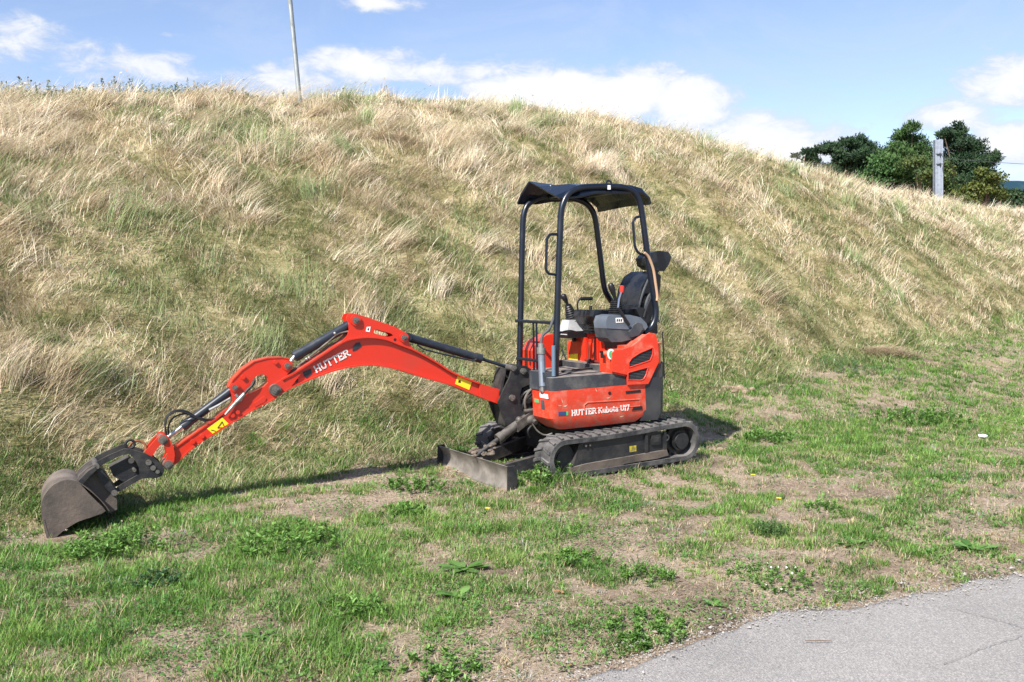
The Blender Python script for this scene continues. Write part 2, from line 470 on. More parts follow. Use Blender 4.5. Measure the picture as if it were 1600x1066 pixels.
# asphalt path
def path_material():
    m = bpy.data.materials.new('worn_asphalt'); m.use_nodes = True
    t = m.node_tree; N = t.nodes; L = t.links; b = N['Principled BSDF']; b.inputs['Roughness'].default_value = 0.9
    g = N.new('ShaderNodeNewGeometry')
    def noise(sc, det, rg=0.6):
        n = N.new('ShaderNodeTexNoise'); n.inputs['Scale'].default_value = sc; n.inputs['Detail'].default_value = det; n.inputs['Roughness'].default_value = rg
        L.new(g.outputs['Position'], n.inputs['Vector']); return n.outputs[0]
    def ramp(v, *st):
        n = N.new('ShaderNodeValToRGB'); L.new(v, n.inputs[0]); e = n.color_ramp.elements
        e[0].position, e[0].color = st[0][0], (*st[0][1], 1); e[1].position, e[1].color = st[-1][0], (*st[-1][1], 1)
        for p, c in st[1:-1]:
            k = e.new(p); k.color = (*c, 1)
        return n.outputs[0]
    def mul(a, b_):
        mx = N.new('ShaderNodeMix'); mx.data_type = 'RGBA'; mx.blend_type = 'MULTIPLY'; mx.inputs['Factor'].default_value = 1
        L.new(a, mx.inputs['A']); L.new(b_, mx.inputs['B']); return mx.outputs['Result']
    c = ramp(noise(0.9, 5), (0.35, (0.268, 0.254, 0.240)), (0.7, (0.335, 0.318, 0.300)))
    vor = N.new('ShaderNodeTexVoronoi'); vor.inputs['Scale'].default_value = 150; L.new(g.outputs['Position'], vor.inputs['Vector'])
    chips = ramp(vor.outputs['Color'], (0.15, (0.74, 0.74, 0.75)), (0.6, (1.0, 1.0, 1.0)), (0.9, (1.3, 1.28, 1.24)))
    c = mul(mul(c, chips), ramp(noise(90, 4, 0.8), (0.3, (0.72, 0.72, 0.72)), (0.7, (1.2, 1.2, 1.2))))
    L.new(c, b.inputs['Base Color'])
    bp = N.new('ShaderNodeBump'); bp.inputs['Strength'].default_value = 0.7; bp.inputs['Distance'].default_value = 0.006
    L.new(vor.outputs['Distance'], bp.inputs['Height']); L.new(bp.outputs[0], b.inputs['Normal'])
    return m
M_PATH = path_material()
xs = np.concatenate([np.linspace(-8, 9, 500), np.linspace(9.1, 44, 60)])
jag = 0.10 * (fbm(xs, xs * 0, 0.45, 40, 4) - 0.5) * 2 + 0.06 * (vnoise(xs, xs * 0, 0.07, 44) - 0.5)
ye = np.interp(xs, EX, EY) + jag
rows = [ye, ye - 0.012, ye - 0.05, ye - 0.5, ye - 3.2]
zz = [-0.03, 0.002, 0.006, 0.010, 0.014]
co = np.concatenate([np.stack([xs, r, np.full_like(xs, z) + 0.003 * (vnoise(xs, r, .3, 50) - .5)], 1) for r, z in zip(rows, zz)])
nx = len(xs); q = []
for k in range(len(rows) - 1):
    a = np.arange(nx - 1) + k * nx; q.append(np.stack([a + nx, a + nx + 1, a + 1, a], 1))
path = raw_mesh('path', co, np.concatenate(q), M_PATH); tag(path, kind='structure')
# crack with a repaired, smoother strip on the path
M_CRACK = material('crack_dirt', (0.17, 0.16, 0.15), 0.95)
def crack(pix, w):
    P = [Vector((*gp(*p, 0.014), 0.0)) for p in pix]; P = smooth_line(P, 14); mb = MB(); L_, R_ = [], []
    for i, p in enumerate(P):
        d = (P[min(i + 1, len(P) - 1)] - P[max(i - 1, 0)]).normalized(); nrm = Vector((-d.y, d.x, 0))
        p = p + nrm * random.uniform(-.006, .006); ww = w * random.uniform(.4, 1.3)
        L_.append(mb.bm.verts.new(p + nrm * ww + Vector((0, 0, .0205)))); R_.append(mb.bm.verts.new(p - nrm * ww + Vector((0, 0, .0205))))
    for i in range(len(P) - 1): mb.bm.faces.new((L_[i], L_[i + 1], R_[i + 1], R_[i]))
    o = mb.build('path_crack', M_CRACK); tag(o, kind='structure')
crack([(1478, 948), (1510, 957), (1560, 970), (1600, 982), (1640, 992)], 0.0024)
crack([(1475, 1040), (1530, 1016), (1570, 1003), (1610, 992)], 0.0016)
M_PATCH = material('asphalt_patch', (0.29, 0.29, 0.295), 0.9, mottle=(0.24, 0.24, 0.245), mscale=3, bump=0.4, bscale=120)

# far hills at the edge of sight
M_HILL = material('haze_blue_woods', (0.022, 0.052, 0.075), 1.0, mottle=(0.035, 0.070, 0.090), mscale=0.02, spec=0.0)  # blue of the air haze is painted into the woods' colour
xs = np.linspace(-2500, 4500, 260)
ridge = 30 + 225 * sstep(xs, 900, 1330) + 30 * fbm(xs, xs * 0, 900, 60, 4) + 10 * vnoise(xs, xs * 0, 60, 61) + 6 * vnoise(xs, xs * 0, 22, 62)
rows = [(2400, -20 + 0 * xs), (2560, ridge * .6), (2700, ridge), (3300, ridge * .5), (3800, -20 + 0 * xs)]
co = np.concatenate([np.stack([xs, np.full_like(xs, y), z], 1) for y, z in rows]); nx = len(xs)
q = np.concatenate([np.stack([np.arange(nx - 1) + k * nx, np.arange(nx - 1) + k * nx + 1, np.arange(nx - 1) + (k + 1) * nx + 1, np.arange(nx - 1) + (k + 1) * nx], 1) for k in range(4)])
tag(raw_mesh('hills', co, q, M_HILL), kind='structure')

# crumbled asphalt, grit and small stones along the edge of the path
M_GRIT = material('grit', (0.22, 0.20, 0.18), 0.9, mottle=(.36, .34, .31), mscale=25, mthr=(.4, .6))
def pebbles(name, x, y, size, mat, label, cat, sink=.3):
    n = len(x); base = np.array([(1, 0, 0), (-1, 0, 0), (0, 1, 0), (0, -1, 0), (0, 0, 1), (0, 0, -1)], float)
    f = np.array([(0, 2, 4), (2, 1, 4), (1, 3, 4), (3, 0, 4), (2, 0, 5), (1, 2, 5), (3, 1, 5), (0, 3, 5)])
    sc = size[:, None] * rng.uniform(.6, 1.3, (n, 3)) * np.array([1, 1, .65]); P = base[None] * sc[:, None, :]; P += rng.normal(0, .16, P.shape) * size[:, None, None]
    a = rng.uniform(0, 6.28, n); c, s = np.cos(a)[:, None], np.sin(a)[:, None]
    X = P[..., 0] * c - P[..., 1] * s + x[:, None]; Y = P[..., 0] * s + P[..., 1] * c + y[:, None]
    pd = path_dist(x, y); z = np.where(pd < 0.0, 0.012, np.maximum(height(x, y), -0.02 * (pd < .1)))
    Z = P[..., 2] + (z + size * sink)[:, None]
    co = np.stack([X, Y, Z], -1).reshape(-1, 3); t = (f[None] + (np.arange(n) * 6)[:, None, None]).reshape(-1, 3)
    o = raw_mesh(name, co, None, mat, t, smooth=False); return tag(o, label, cat, kind='stuff')
n = 7000; ex_ = rng.uniform(-.6, 6.5, n); dd = rng.normal(0.02, .10, n); pebbles('grit', ex_, np.interp(ex_, EX, EY) + dd, rng.uniform(.0018, .0055, n) * (1 + 1.2 * (rng.random(n) < .06)), M_GRIT, 'loose grit and crumbs along the worn edge of the asphalt', 'grit')
xx, yy = rng.uniform(-3.5, 8, 2600), rng.uniform(3.4, 9, 2600); kk = (path_dist(xx, yy) > .1) & (sn(xx, yy)[1] < 0)
pebbles('soil_crumbs', xx[kk], yy[kk], rng.uniform(.004, .013, kk.sum()), material('soil_crumb', (.22, .17, .13), .95, mottle=(.32, .27, .22), mscale=12), 'small clods and stones scattered in the thin turf', 'stones')

def gp(px, py, z=0.0):                                    # where a sight line first meets the modelled ground
    d = view_ray(px, py); D = np.linspace(3.0, 70, 2400); x = D * d.x / d.y; zz = CAM_H + D * d.z / d.y
    below = zz < base_height(x, D) + (0.052 * 0); k = int(np.argmax(below)) if below.any() else len(D) - 1
    return float(x[k]), float(D[k])

# ------------------------------------------------------------------ mini excavator
M_RED = material('orange_red_paint', (0.56, 0.022, 0.007), 0.36, mottle=(0.44, 0.030, 0.014), mscale=3.5, mthr=(.45, .8), coat=0.25, dust=(0.50, 0.16, 0.10), dust_amt=.45, scuff=(.42, .075, .045), scuff_amt=.55)
M_REDW = material('worn_orange_paint', (0.60, 0.034, 0.010), 0.45, mottle=(0.58, 0.14, 0.09), mscale=9, mthr=(.52, .74), coat=0.1, dust=(0.42, 0.25, 0.18), dust_amt=.6, scuff=(.55, .24, .17), scuff_amt=.75, grime=((.24, .13, .09), .80, .45))
M_BLUE = material('dark_cylinder_paint', (0.012, 0.017, 0.028), 0.34, mottle=(.035, .038, .045), mscale=7, mthr=(.5, .8), dust=(.14, .13, .12), dust_amt=.25)
M_TUBE = material('dark_frame_paint', (0.004, 0.008, 0.018), 0.30, mottle=(.010, .015, .026), mscale=5, mthr=(.5, .8))
M_ROOF = material('roof_plastic', (0.004, 0.008, 0.018), 0.25, spec=.6, mottle=(.012, .018, .03), mscale=4, mthr=(.5, .8))
M_RUB = material('dusty_rubber', (0.022, 0.022, 0.025), 0.7, mottle=(0.13, 0.125, 0.12), mscale=6, mthr=(.42, .74), dust=(.24, .225, .21), dust_amt=.65, bump=.5, bscale=50)
M_STEEL = material('dirty_dark_steel', (0.012, 0.013, 0.016), 0.5, mottle=(0.045, 0.040, 0.036), mscale=7, mthr=(.45, .72), dust=(.17, .15, .13), dust_amt=.5, bump=.3, bscale=40, scuff=(.12, .09, .07), scuff_amt=.5)
M_BUCK = material('worn_bucket_steel', (0.060, 0.050, 0.043), 0.55, mottle=(0.135, 0.105, 0.085), mscale=4.5, mthr=(.35, .68), dust=(.26, .22, .19), dust_amt=.55, bump=.4, bscale=45, scuff=(.22, .19, .165), scuff_amt=.55)
M_BLADE = material('scoured_blade_steel', (0.15, 0.135, 0.12), 0.5, metal=.25, mottle=(0.27, 0.245, 0.215), mscale=7, mthr=(.38, .66), dust=(.3, .27, .24), dust_amt=.4, bump=.35, bscale=35, scuff=(.10, .085, .07), scuff_amt=.7, stretch=(1, 5, 1))
M_GREYP = material('light_grey_plastic', (0.095, 0.115, 0.145), 0.42, mottle=(.13, .145, .17), mscale=6)
M_PALEP = material('pale_grey_plastic', (0.36, 0.37, 0.38), 0.5, mottle=(.46, .46, .46), mscale=9)
M_DGREYP = material('dark_grey_plastic', (0.035, 0.042, 0.052), 0.5, mottle=(.07, .075, .08), mscale=6, dust=(.18, .165, .15), dust_amt=.4)
M_DECK = material('dusty_floor_plate', (0.026, 0.029, 0.036), 0.65, mottle=(.10, .095, .09), mscale=6, mthr=(.45, .72), dust=(.30, .27, .235), dust_amt=.9, bump=.3, bscale=50)
M_CW = material('dark_counterweight', (0.020, 0.022, 0.027), 0.45, mottle=(.04, .04, .042), mscale=4)
M_VINYL = material('black_vinyl', (0.006, 0.008, 0.013), 0.25, mottle=(.022, .024, .03), mscale=8)
M_BLACK = material('black_plastic', (0.010, 0.010, 0.012), 0.45)
M_CHROME = material('polished_steel', (0.55, 0.56, 0.58), 0.22, 1.0, mottle=(.4, .4, .41), mscale=9)
M_ALU = material('grey_metal_fitting', (0.36, 0.36, 0.35), 0.4, .7, mottle=(.2, .19, .17), mscale=20)
M_HOSE = material('black_hose', (0.014, 0.014, 0.016), 0.5)
M_HOSEG = material('dusty_hose', (0.10, 0.095, 0.085), 0.75, mottle=(.2, .18, .15), mscale=20)
M_WHITE = material('white_lettering', (0.80, 0.78, 0.76), 0.5, mottle=(.7, .6, .56), mscale=60, mthr=(.6, .8))
M_YEL = material('yellow_sticker', (0.85, 0.62, 0.02), 0.45); M_GREEN = material('green_sticker', (0.06, 0.42, 0.16), 0.5)
M_BOLT = material('bolt_steel', (0.20, 0.19, 0.18), 0.45, .6, mottle=(.1, .08, .06), mscale=60)
M_GREASY = material('greasy_steel', (0.030, 0.026, 0.023), 0.45, mottle=(.085, .075, .065), mscale=9, mthr=(.42, .7), dust=(.20, .18, .16), dust_amt=.6, scuff=(.16, .13, .11), scuff_amt=.5)
M_MUD = material('dried_mud', (0.10, 0.08, 0.062), 0.95, mottle=(.19, .155, .12), mscale=20, bump=.9, bscale=40)
M_STRAPT = material('tan_strap', (0.42, 0.27, 0.17), 0.7); M_REDK = material('red_knob', (0.72, 0.03, 0.02), 0.4)
M_DARKHOLE = material('black_mesh_panel', (0.012, 0.013, 0.016), 0.6)

exc = empty('mini_excavator', tuple(MACH_O), 'orange-red tracked mini excavator with black canopy frame parked at the foot of the slope', 'excavator')
exc.rotation_euler = Mrot.to_euler()
def H(): return MB(HX)
def U(): return MB()

# ---- tracks (undercarriage frame)
def belt_profile(n=120):
    # rear sprocket (u<0) sits a little higher; front idler lower
    cr, rr = (-.610, .238), .186; cf, rf = (.600, .226), .176
    pts = []
    for k in range(24): a = math.pi / 2 + math.pi * k / 23 + .02; pts.append((cr[0] + rr * math.cos(a), cr[1] + rr * math.sin(a)))
    pts += [(-.45, .052), (-.15, .050), (.15, .050), (.42, .050)]
    for k in range(24): a = -math.pi / 2 + math.pi * k / 23; pts.append((cf[0] + rf * math.cos(a), cf[1] + rf * math.sin(a)))
    pts += [(.30, .398), (0, .402), (-.30, .416)]
    # resample evenly
    P = np.array(pts + [pts[0]]); d = np.r_[0, np.cumsum(np.hypot(*np.diff(P, axis=0).T))]
    t = np.linspace(0, d[-1], n, endpoint=False); return np.stack([np.interp(t, d, P[:, 0]), np.interp(t, d, P[:, 1])], 1)
def make_track(v_in, v_out, s):
    """s=+1 near side. belt, lugs, frame, sprocket, idler, rollers"""
    P = belt_profile(); n = len(P)
    tang = np.roll(P, -1, 0) - np.roll(P, 1, 0); tang /= np.linalg.norm(tang, axis=1)[:, None]; nrm = np.stack([tang[:, 1], -tang[:, 0]], 1)
    cen = P.mean(0); sign = np.sign(((P - cen) * nrm).sum(1)); nrm *= sign[:, None]
    m = U(); a, b = min(v_in, v_out), max(v_in, v_out)
    th = .044
    outer = P - nrm * .014; inner = P - nrm * (.014 + th)
    rings = [(outer, a + .006), (outer, b - .006), (outer - nrm * .007, b), (inner, b), (inner, a), (outer - nrm * .007, a)]
    vs = [[m.bm.verts.new((q[0], v, q[1])) for q in ring] for ring, v in rings]
    for i in range(6):
        A, B = vs[i], vs[(i + 1) % 6]
        for k in range(n): m.bm.faces.new((A[k], A[(k + 1) % n], B[(k + 1) % n], B[k]))
    belt = m.build('rubber_belt', M_RUB, exc, 40)
    m = U()
    for k in range(0, n, 3):                                   # chevron lugs
        k2 = (k + 2) % n; mid = (a + b) / 2
        for (va, vb, ka, kb) in ((a + .002, mid - .006, k, k + 1), (mid + .006, b - .002, k + 1, k)):
            pa, na = P[ka % n], nrm[ka % n]; pb, nb = P[kb % n], nrm[kb % n]; ta, tb = tang[ka % n], tang[kb % n]
            w = .011; h = .009
            q = []
            for (p, nn, tt, v) in ((pa, na, ta, va), (pb, nb, tb, vb)):
                for (sw, hh) in ((-w * 1.35, -.018), (w * 1.35, -.018), (w, h - .014 + .004), (-w, h - .014 + .004)):
                    x = p + tt * sw + nn * hh; q.append((x[0], v, x[1]))
            m.hexa([q[0], q[1], q[2], q[3], q[4], q[5], q[6], q[7]], .003, 1)
    m.build('tread_lug', M_RUB, belt, 40)
    m = U(); fo = v_out - s * .030; fi = v_in + s * .04
    lo, hi = sorted((fi, fo))
    body = [(.46, .325), (.40, .345), (-.30, .352), (-.40, .33), (-.44, .24), (-.44, .14), (-.38, .115), (-.12, .115), (-.09, .14), (.08, .14), (.12, .115), (.40, .115), (.50, .095), (.54, .13), (.50, .20)]
    m.prism(body, lo, hi, .006)
    fr = m.build('track_frame', M_STEEL, exc)
    m = U(); l2, h2 = sorted((fo - s * .002, fo + s * .022))
    m.prism([(.56, .150), (.40, .165), (-.42, .185), (-.44, .135), (-.30, .120), (-.18, .122), (.02, .118), (.10, .100), (.20, .102), (.34, .098), (.45, .070), (.53, .068), (.57, .10)], l2, h2, .006)
    m.build('side_rail', M_BUCK, fr)
    l3, h3 = sorted((fo, fo + s * .018))
    for x in (-.20, -.40): m = U(); m.prism([(x, .15), (x, .335), (x - .025, .335), (x - .025, .15)], l3, h3, .003); m.build('frame_rib', M_STEEL, fr)
    m = U(); m.box(-.36, -.27, l3, h3, .24, .32, .004); m.box(-.345, -.285, l3, h3 + s * .004, .262, .30, .006); m.build('grease_cover', M_STEEL, fr)
    for x in (.40, .36, .18, .09): m = U(); m.cyl((x, l3, .31 - .15 * (x < .3)), (x, h3, .31 - .15 * (x < .3)), .009, 10); m.build('frame_bolt', M_BOLT, fr)
    m = U(); c = (-.610, .238)
    m.cyl((c[0], fi, c[1]), (c[0], v_out - s * .055, c[1]), .088, 36); m.cyl((c[0], v_out - s * .055, c[1]), (c[0], v_out - s * .03, c[1]), .070, 36)
    mid = (v_in + v_out) / 2; m.cyl((c[0], mid - .02, c[1]), (c[0], mid + .02, c[1]), .125, 36)
    for k in range(14):
        a_ = 2 * math.pi * k / 14; m.cyl((c[0] + (.128) * math.cos(a_), mid - .018, c[1] + .128 * math.sin(a_)), (c[0] + .128 * math.cos(a_), mid + .018, c[1] + .128 * math.sin(a_)), .013, 8)
    m.build('drive_sprocket', M_STEEL, exc)
    m = U(); c = (.600, .226); m.cyl((c[0], mid - .045, c[1]), (c[0], mid + .045, c[1]), .118, 36); m.cyl((c[0], v_in + s * .05, c[1]), (c[0], v_out - s * .06, c[1]), .05, 24); m.build('idler_wheel', M_STEEL, exc)
    for x in (-.30, .0, .30):
        m = U(); m.cyl((x, v_in + s * .02, .125), (x, v_out - s * .05, .125), .040, 20); m.build('track_roller', M_STEEL, exc)
    if s > 0:
        m = U(); y = h3 - .004; m.box(-.115, -.045, y - .016, y - .0135, .205, .255); 
        for k in range(3): pass
        m.build('rail_sticker', material('grimy_yellow', (.42, .34, .02), .7, mottle=(.10, .09, .05), mscale=30), fr)
        m = U(); m.torus((-.455, v_out - .05, .28), .022, .006, (0, 1, 0), 16, 6); m.build('tie_ring', M_ALU, fr)
make_track(.39, .62, 1); make_track(-.39, -.62, -1)

# ---- centre frame, slew ring, blade
m = U(); m.box(-.42, .42, -.30, .30, .20, .40, .03); m.prism([(-.30, .16), (-.42, .34), (.42, .34), (.30, .16)], -.41, .41, .01); m.build('centre_frame', M_STEEL, exc)
m = U(); m.cyl((0, 0, .38), (0, 0, .47), .29, 48); m.cyl((0, 0, .40), (0, 0, .44), .33, 48); m.build('slew_ring', M_STEEL, exc)
m = U(); prof = []
for k in range(9):
    t = k / 8; z = .015 + .215 * t; prof.append((1.085 + .050 * (2 * t - 1) ** 2 + .012 * (1 - t), z))
back = [(u - .014, z) for u, z in reversed(prof)]
m.prism(prof + back, -.62, .62, 0.0)
blade = m.build('dozer_blade', M_BLADE, exc, 50)
for v in (.612, -.626):
    m = U(); m.prism([(1.14, .235), (1.075, .235), (1.055, .10), (1.10, .012), (1.15, .012)], v, v + .014, .003); m.build('blade_end_plate', M_STEEL, blade)
m = U(); m.prism([(1.142, .0), (1.142, .045), (1.128, .045), (1.128, .0)], -.615, .615, .002); m.build('cutting_edge', M_BLADE, blade)
for sgn in (1, -1):
    m = U(); v = .24 * sgn
    m.hexa([(.40, v - .03 + .10 * sgn, .17), (1.09, v - .03, .06), (1.09, v + .03, .06), (.40, v + .03 + .10 * sgn, .17), (.40, v - .03 + .10 * sgn, .27), (1.09, v - .03, .16), (1.09, v + .03, .16), (.40, v + .03 + .10 * sgn, .27)], .008); m.build('blade_arm', M_STEEL, blade)
m = U(); m.box(1.0, 1.08, .36, .50, .05, .10, .01); m.cyl((1.02, .50, .075), (1.02, .60, .075), .035, 16); m.build('blade_bracket', M_STEEL, blade)
p0 = loc(834, 644, v=.06, house=False); p1 = loc(745, 712, v=.06, house=False)
m = U(); m.cyl(tuple(p0.lerp(p1, .12)), tuple(p0.lerp(p1, .62)), .040, 24); m.cyl(tuple(p0.lerp(p1, .56)), tuple(p0.lerp(p1, .64)), .046, 24); ram = m.build('blade_ram', M_GREASY, exc)
m = U(); m.cyl(tuple(p0.lerp(p1, .6)), tuple(p1), .020, 16); m.build('ram_rod', M_STEEL, ram)
g0 = p0.lerp(p1, .02); g1 = p0.lerp(p1, .34)
m = U(); m.hexa([(g0.x, g0.y - .055, g0.z - .035), (g1.x, g1.y - .055, g1.z - .04), (g1.x, g1.y + .055, g1.z - .04), (g0.x, g0.y + .055, g0.z - .035), (g0.x, g0.y - .055, g0.z + .045), (g1.x, g1.y - .05, g1.z + .045), (g1.x, g1.y + .05, g1.z + .045), (g0.x, g0.y + .055, g0.z + .045)], .008); m.build('ram_guard', M_GREASY, ram)
m = U()
for i in range(34):
    t = random.random(); p = p0.lerp(p1, .78 + .24 * t); m.ball((p.x + random.uniform(-.03, .03), p.y + random.gauss(0, .05), max(.03, p.z + random.gauss(0, .025) - .01)), random.uniform(.010, .026), 8, (1.3, 1, .7))
m.build('caked_mud', M_MUD, ram)
m = U(); m.tube([(.46, .10, .40), (.58, .12, .47), (.66, .12, .40), (.62, .1, .34)], .010, 8, .04); m.tube([(.46, .02, .40), (.60, .04, .50), (.70, .06, .42)], .009, 8, .04); m.build('blade_hose', M_HOSE, ram)
m = U(); m.ball((.60, .10, .485), .052, 16, (1.2, .9, .9)); m.cyl((.60, .12, .485), (.60, .17, .47), .02, 12); m.tube([(.62, .14, .46), (.60, .18, .40), (.55, .22, .36), (.5, .26, .38)], .007, 6, .03); m.build('hydraulic_coupling', M_GREASY, exc)

# ---- lower skirt of the house
sk = [(.60, .18), (.60, .42), (.588, .462), (.56, .485), (.53, .49), (-.335, .49), (-.335, .10), (.45, .10)]
def inset(o, d, c=(.13, .3)): return [(u + (c[0] - u) / math.hypot(u - c[0], v - c[1]) * d, v + (c[1] - v) / math.hypot(u - c[0], v - c[1]) * d) for u, v in o]
m = H(); m.loft([[(u, v, .430) for u, v in inset(sk, .11)], [(u, v, .475) for u, v in inset(sk, .045)], [(u, v, .53) for u, v in sk], [(u, v, .755) for u, v in sk]], .010); skirt = m.build('side_skirt', M_REDW, exc)
m = H(); m.prism([(u, -v) for u, v in sk], .45, .755, .01, 'z'); m.build('side_skirt', M_REDW, exc)
V = .4905
def slab(name, mat, pix, v=V, t=.004, parent=None, bevel=0):
    m = H(); m.prism(T(v, pix), v, v + t, bevel); return m.build(name, mat, parent or exc)
m = H(); g = T3(V, [(913, 640), (913, 633), (918, 629), (960, 626.5), (1000, 624)]); m.tube(g, .006, 8); g = T3(V, [(913, 640), (960, 638), (1000, 634.5), (1000, 624)]); m.tube(g, .004, 8); m.build('pressed_rib', M_REDW, skirt)
slab('skirt_slot', M_BLACK, [(977.5, 611.5), (1000.5, 609), (1001, 613), (978, 615.5)], parent=skirt)
slab('skirt_slot', M_BLACK, [(990, 636), (1003, 634.5), (1003.5, 640), (987, 641.5)], parent=skirt)
m = H(); q = loc(952.5, 614.5, v=V); m.cyl((q.x, V - .003, q.z), (q.x, V + .003, q.z), .014, 16); m.build('skirt_hole', M_BLACK, skirt)
slab('flag_sticker', material('blue_sticker', (.03, .05, .14), .5), [(872.5, 643.6), (884, 643), (884, 649), (872.5, 649.6)], parent=skirt)
slab('flag_sticker', M_GREEN, [(884.6, 643.5), (887.4, 643.3), (887.4, 649), (884.6, 649.2)], parent=skirt)
M_SCR = material('bare_scratch', (.52, .36, .25), .7)
for pix in ([(872, 634), (877, 633.4), (876.5, 634.8)], [(879, 635), (887, 632.6), (884, 636.2)], [(930, 606.5), (933, 611.5), (931.6, 611.8)], [(877, 622), (880, 629), (878.8, 629)], [(948, 622), (955, 620), (950, 623)], [(968, 651), (976, 649.6), (970, 651.8)]):
    slab('paint_scratch', M_SCR, pix, t=.0012, parent=skirt)
# front stickers (plane u = .60)
def fslab(name, mat, pix, u=.6005, t=.003, parent=None):
    m = H(); P = [loc(x, y, u=u) for x, y in pix]; m.loft([[(u, p.y, p.z) for p in P], [(u + t, p.y, p.z) for p in P]]); return m.build(name, mat, parent or exc)
fslab('white_sticker', M_WHITE, [(843.5, 614), (856, 616.5), (857, 623.5), (844, 621)], parent=skirt)
fslab('green_sticker', M_GREEN, [(835.5, 623), (841.5, 624), (842, 629.5), (836, 628.5)], parent=skirt)
fslab('grey_sticker', M_DGREYP, [(845, 625), (850.5, 626), (851.5, 640), (846, 639)], parent=skirt)

# ---- slab-serif lettering
GL = {  # strokes on a 0..1 box (x scaled by width), each a polyline; w = advance
 'H': (.86, [[(.16, 0), (.16, 1)], [(.70, 0), (.70, 1)], [(.16, .5), (.70, .5)]], [(.02, .30, 0), (.02, .30, 1), (.56, .84, 0), (.56, .84, 1)]),
 'U': (.84, [[(.16, 1), (.16, .3), (.26, .08), (.43, .04), (.60, .08), (.69, .3), (.69, 1)]], [(.02, .30, 1), (.56, .84, 1)]),
 'T': (.84, [[(.42, 0), (.42, 1)], [(.05, .95), (.79, .95)], [(.06, .95), (.06, .84)], [(.78, .95), (.78, .84)]], [(.30, .54, 0)]),
 'E': (.78, [[(.16, 0), (.16, 1)], [(.06, .97), (.70, .97)], [(.06, .03), (.72, .03)], [(.16, .5), (.52, .5)], [(.68, .97), (.68, .78)], [(.70, .03), (.70, .24)]], [(.02, .30, 0), (.02, .30, 1)]),
 'R': (.88, [[(.16, 0), (.16, 1)], [(.10, .97), (.50, .97), (.68, .86), (.68, .62), (.50, .50), (.16, .50)], [(.44, .50), (.72, .03), (.84, .03)]], [(.02, .30, 0)]),
 'K': (.88, [[(.16, 0), (.16, 1)], [(.16, .42), (.70, .98)], [(.34, .58), (.74, .03)]], [(.02, .30, 0), (.02, .30, 1), (.56, .82, 1), (.60, .88, 0)]),
 'u': (.74, [[(.14, .68), (.14, .18), (.26, .04), (.44, .06), (.56, .18)], [(.56, .68), (.56, 0)]], [(.02, .14, .68), (.42, .56, .68), (.56, .70, 0)]),
 'b': (.72, [[(.14, 0), (.14, 1)], [(.14, .52), (.32, .68), (.54, .58), (.60, .34), (.52, .08), (.32, .02), (.14, .14)]], [(.02, .14, 1)]),
 'o': (.68, [[(.33, .68), (.14, .58), (.08, .34), (.14, .10), (.33, .02), (.52, .10), (.58, .34), (.52, .58), (.33, .68)]], []),
 't': (.52, [[(.22, .92), (.22, .14), (.32, .03), (.46, .08)], [(.04, .68), (.44, .68)]], []),
 'a': (.70, [[(.12, .58), (.30, .68), (.48, .60), (.50, .40), (.50, 0)], [(.50, .40), (.22, .40), (.10, .22), (.20, .04), (.38, .04), (.50, .16)]], [(.50, .62, 0)]),
 '1': (.44, [[(.04, .80), (.22, .97), (.22, 0)]], [(.06, .38, 0)]),
 '7': (.66, [[(.06, .80), (.06, .97), (.58, .97), (.26, 0)]], []),
 ' ': (.34, [], [])}
def lettering(text, start, end, height_px_pts, v, name, parent, wt=.15, t=.003, narrow=None, italic=0.0):
    """text runs from pixel start to pixel end along its baseline on the plane at v"""
    A = loc(*start, v=v); B = loc(*end, v=v); Htop = loc(*height_px_pts, v=v)
    ex = (B - A); L_ = ex.length; ex.normalize(); up = Vector((0, 0, 1)); up = (up - ex * up.dot(ex)).normalized(); hgt = (Htop - A).length
    adv = sum(GL[c][0] for c in text) ; sx = L_ / adv; m = H(); x = 0
    def seg(p, q, w, ext=True):
        p = Vector((p[0], 0, p[1])); q = Vector((q[0], 0, q[1])); d = (q - p)
        if d.length < 1e-6: return
        d.normalize(); n = Vector((-d.z, 0, d.x)); e = d * w * .45 if ext else Vector()
        c = [p - e - n * w / 2, q + e - n * w / 2, q + e + n * w / 2, p - e + n * w / 2]
        P = [A + ex * (a.x + italic * a.z) + up * a.z for a in c]
        m.loft([[tuple(P_ + Vector((0, .0002, 0))) for P_ in P], [tuple(P_ + Vector((0, t, 0))) for P_ in P]])
    for ch in text:
        w, st, se = GL[ch]
        for pl in st:
            for a, b in zip(pl, pl[1:]): seg(((x + a[0]) * sx, a[1] * hgt), ((x + b[0]) * sx, b[1] * hgt), wt * hgt)
        for (a, b, y) in se:
            yy = y * hgt + (-.05 * hgt if y > .5 else .05 * hgt); seg(((x + a) * sx, yy), ((x + b) * sx, yy), wt * .72 * hgt, False)
        x += w
    return m.build(name, M_WHITE, parent)
lettering('HUTTER Kubota U17', (893, 650), (983.5, 640.8), (893, 641.4), V, 'lettering', skirt, wt=.15)

# ---- floor, front box
deck_o = [(.585, -.47), (.585, .44), (.575, .475), (.55, .487), (-.145, .487), (-.145, -.47)]
m = H(); m.prism(deck_o, .757, .862, .010, 'z'); deck = m.build('floor_plate', M_DECK, exc)
m = H(); m.box(-.14, .0, -.45, .44, .862, .915, .012); m.build('floor_mat_edge', M_DECK, deck)
m = H(); m.box(.30, .56, -.30, .02, .86, .872, .004); m.box(.02, .28, -.28, .34, .86, .870, .004); m.build('rubber_mat', M_DECK, deck)
m = H(); m.box(.50, .612, .16, .40, .757, .905, .012); m.build('front_step_panel', M_DGREYP, exc)
m = H(); m.tube([(.30, .14, .875), (.16, .20, .885), (-.02, .15, .885)], .008, 8, .03); m.tube([(-.02, .02, .87), (-.06, .02, .95)], .014, 8); m.build('foot_pedal', M_STEEL, exc)

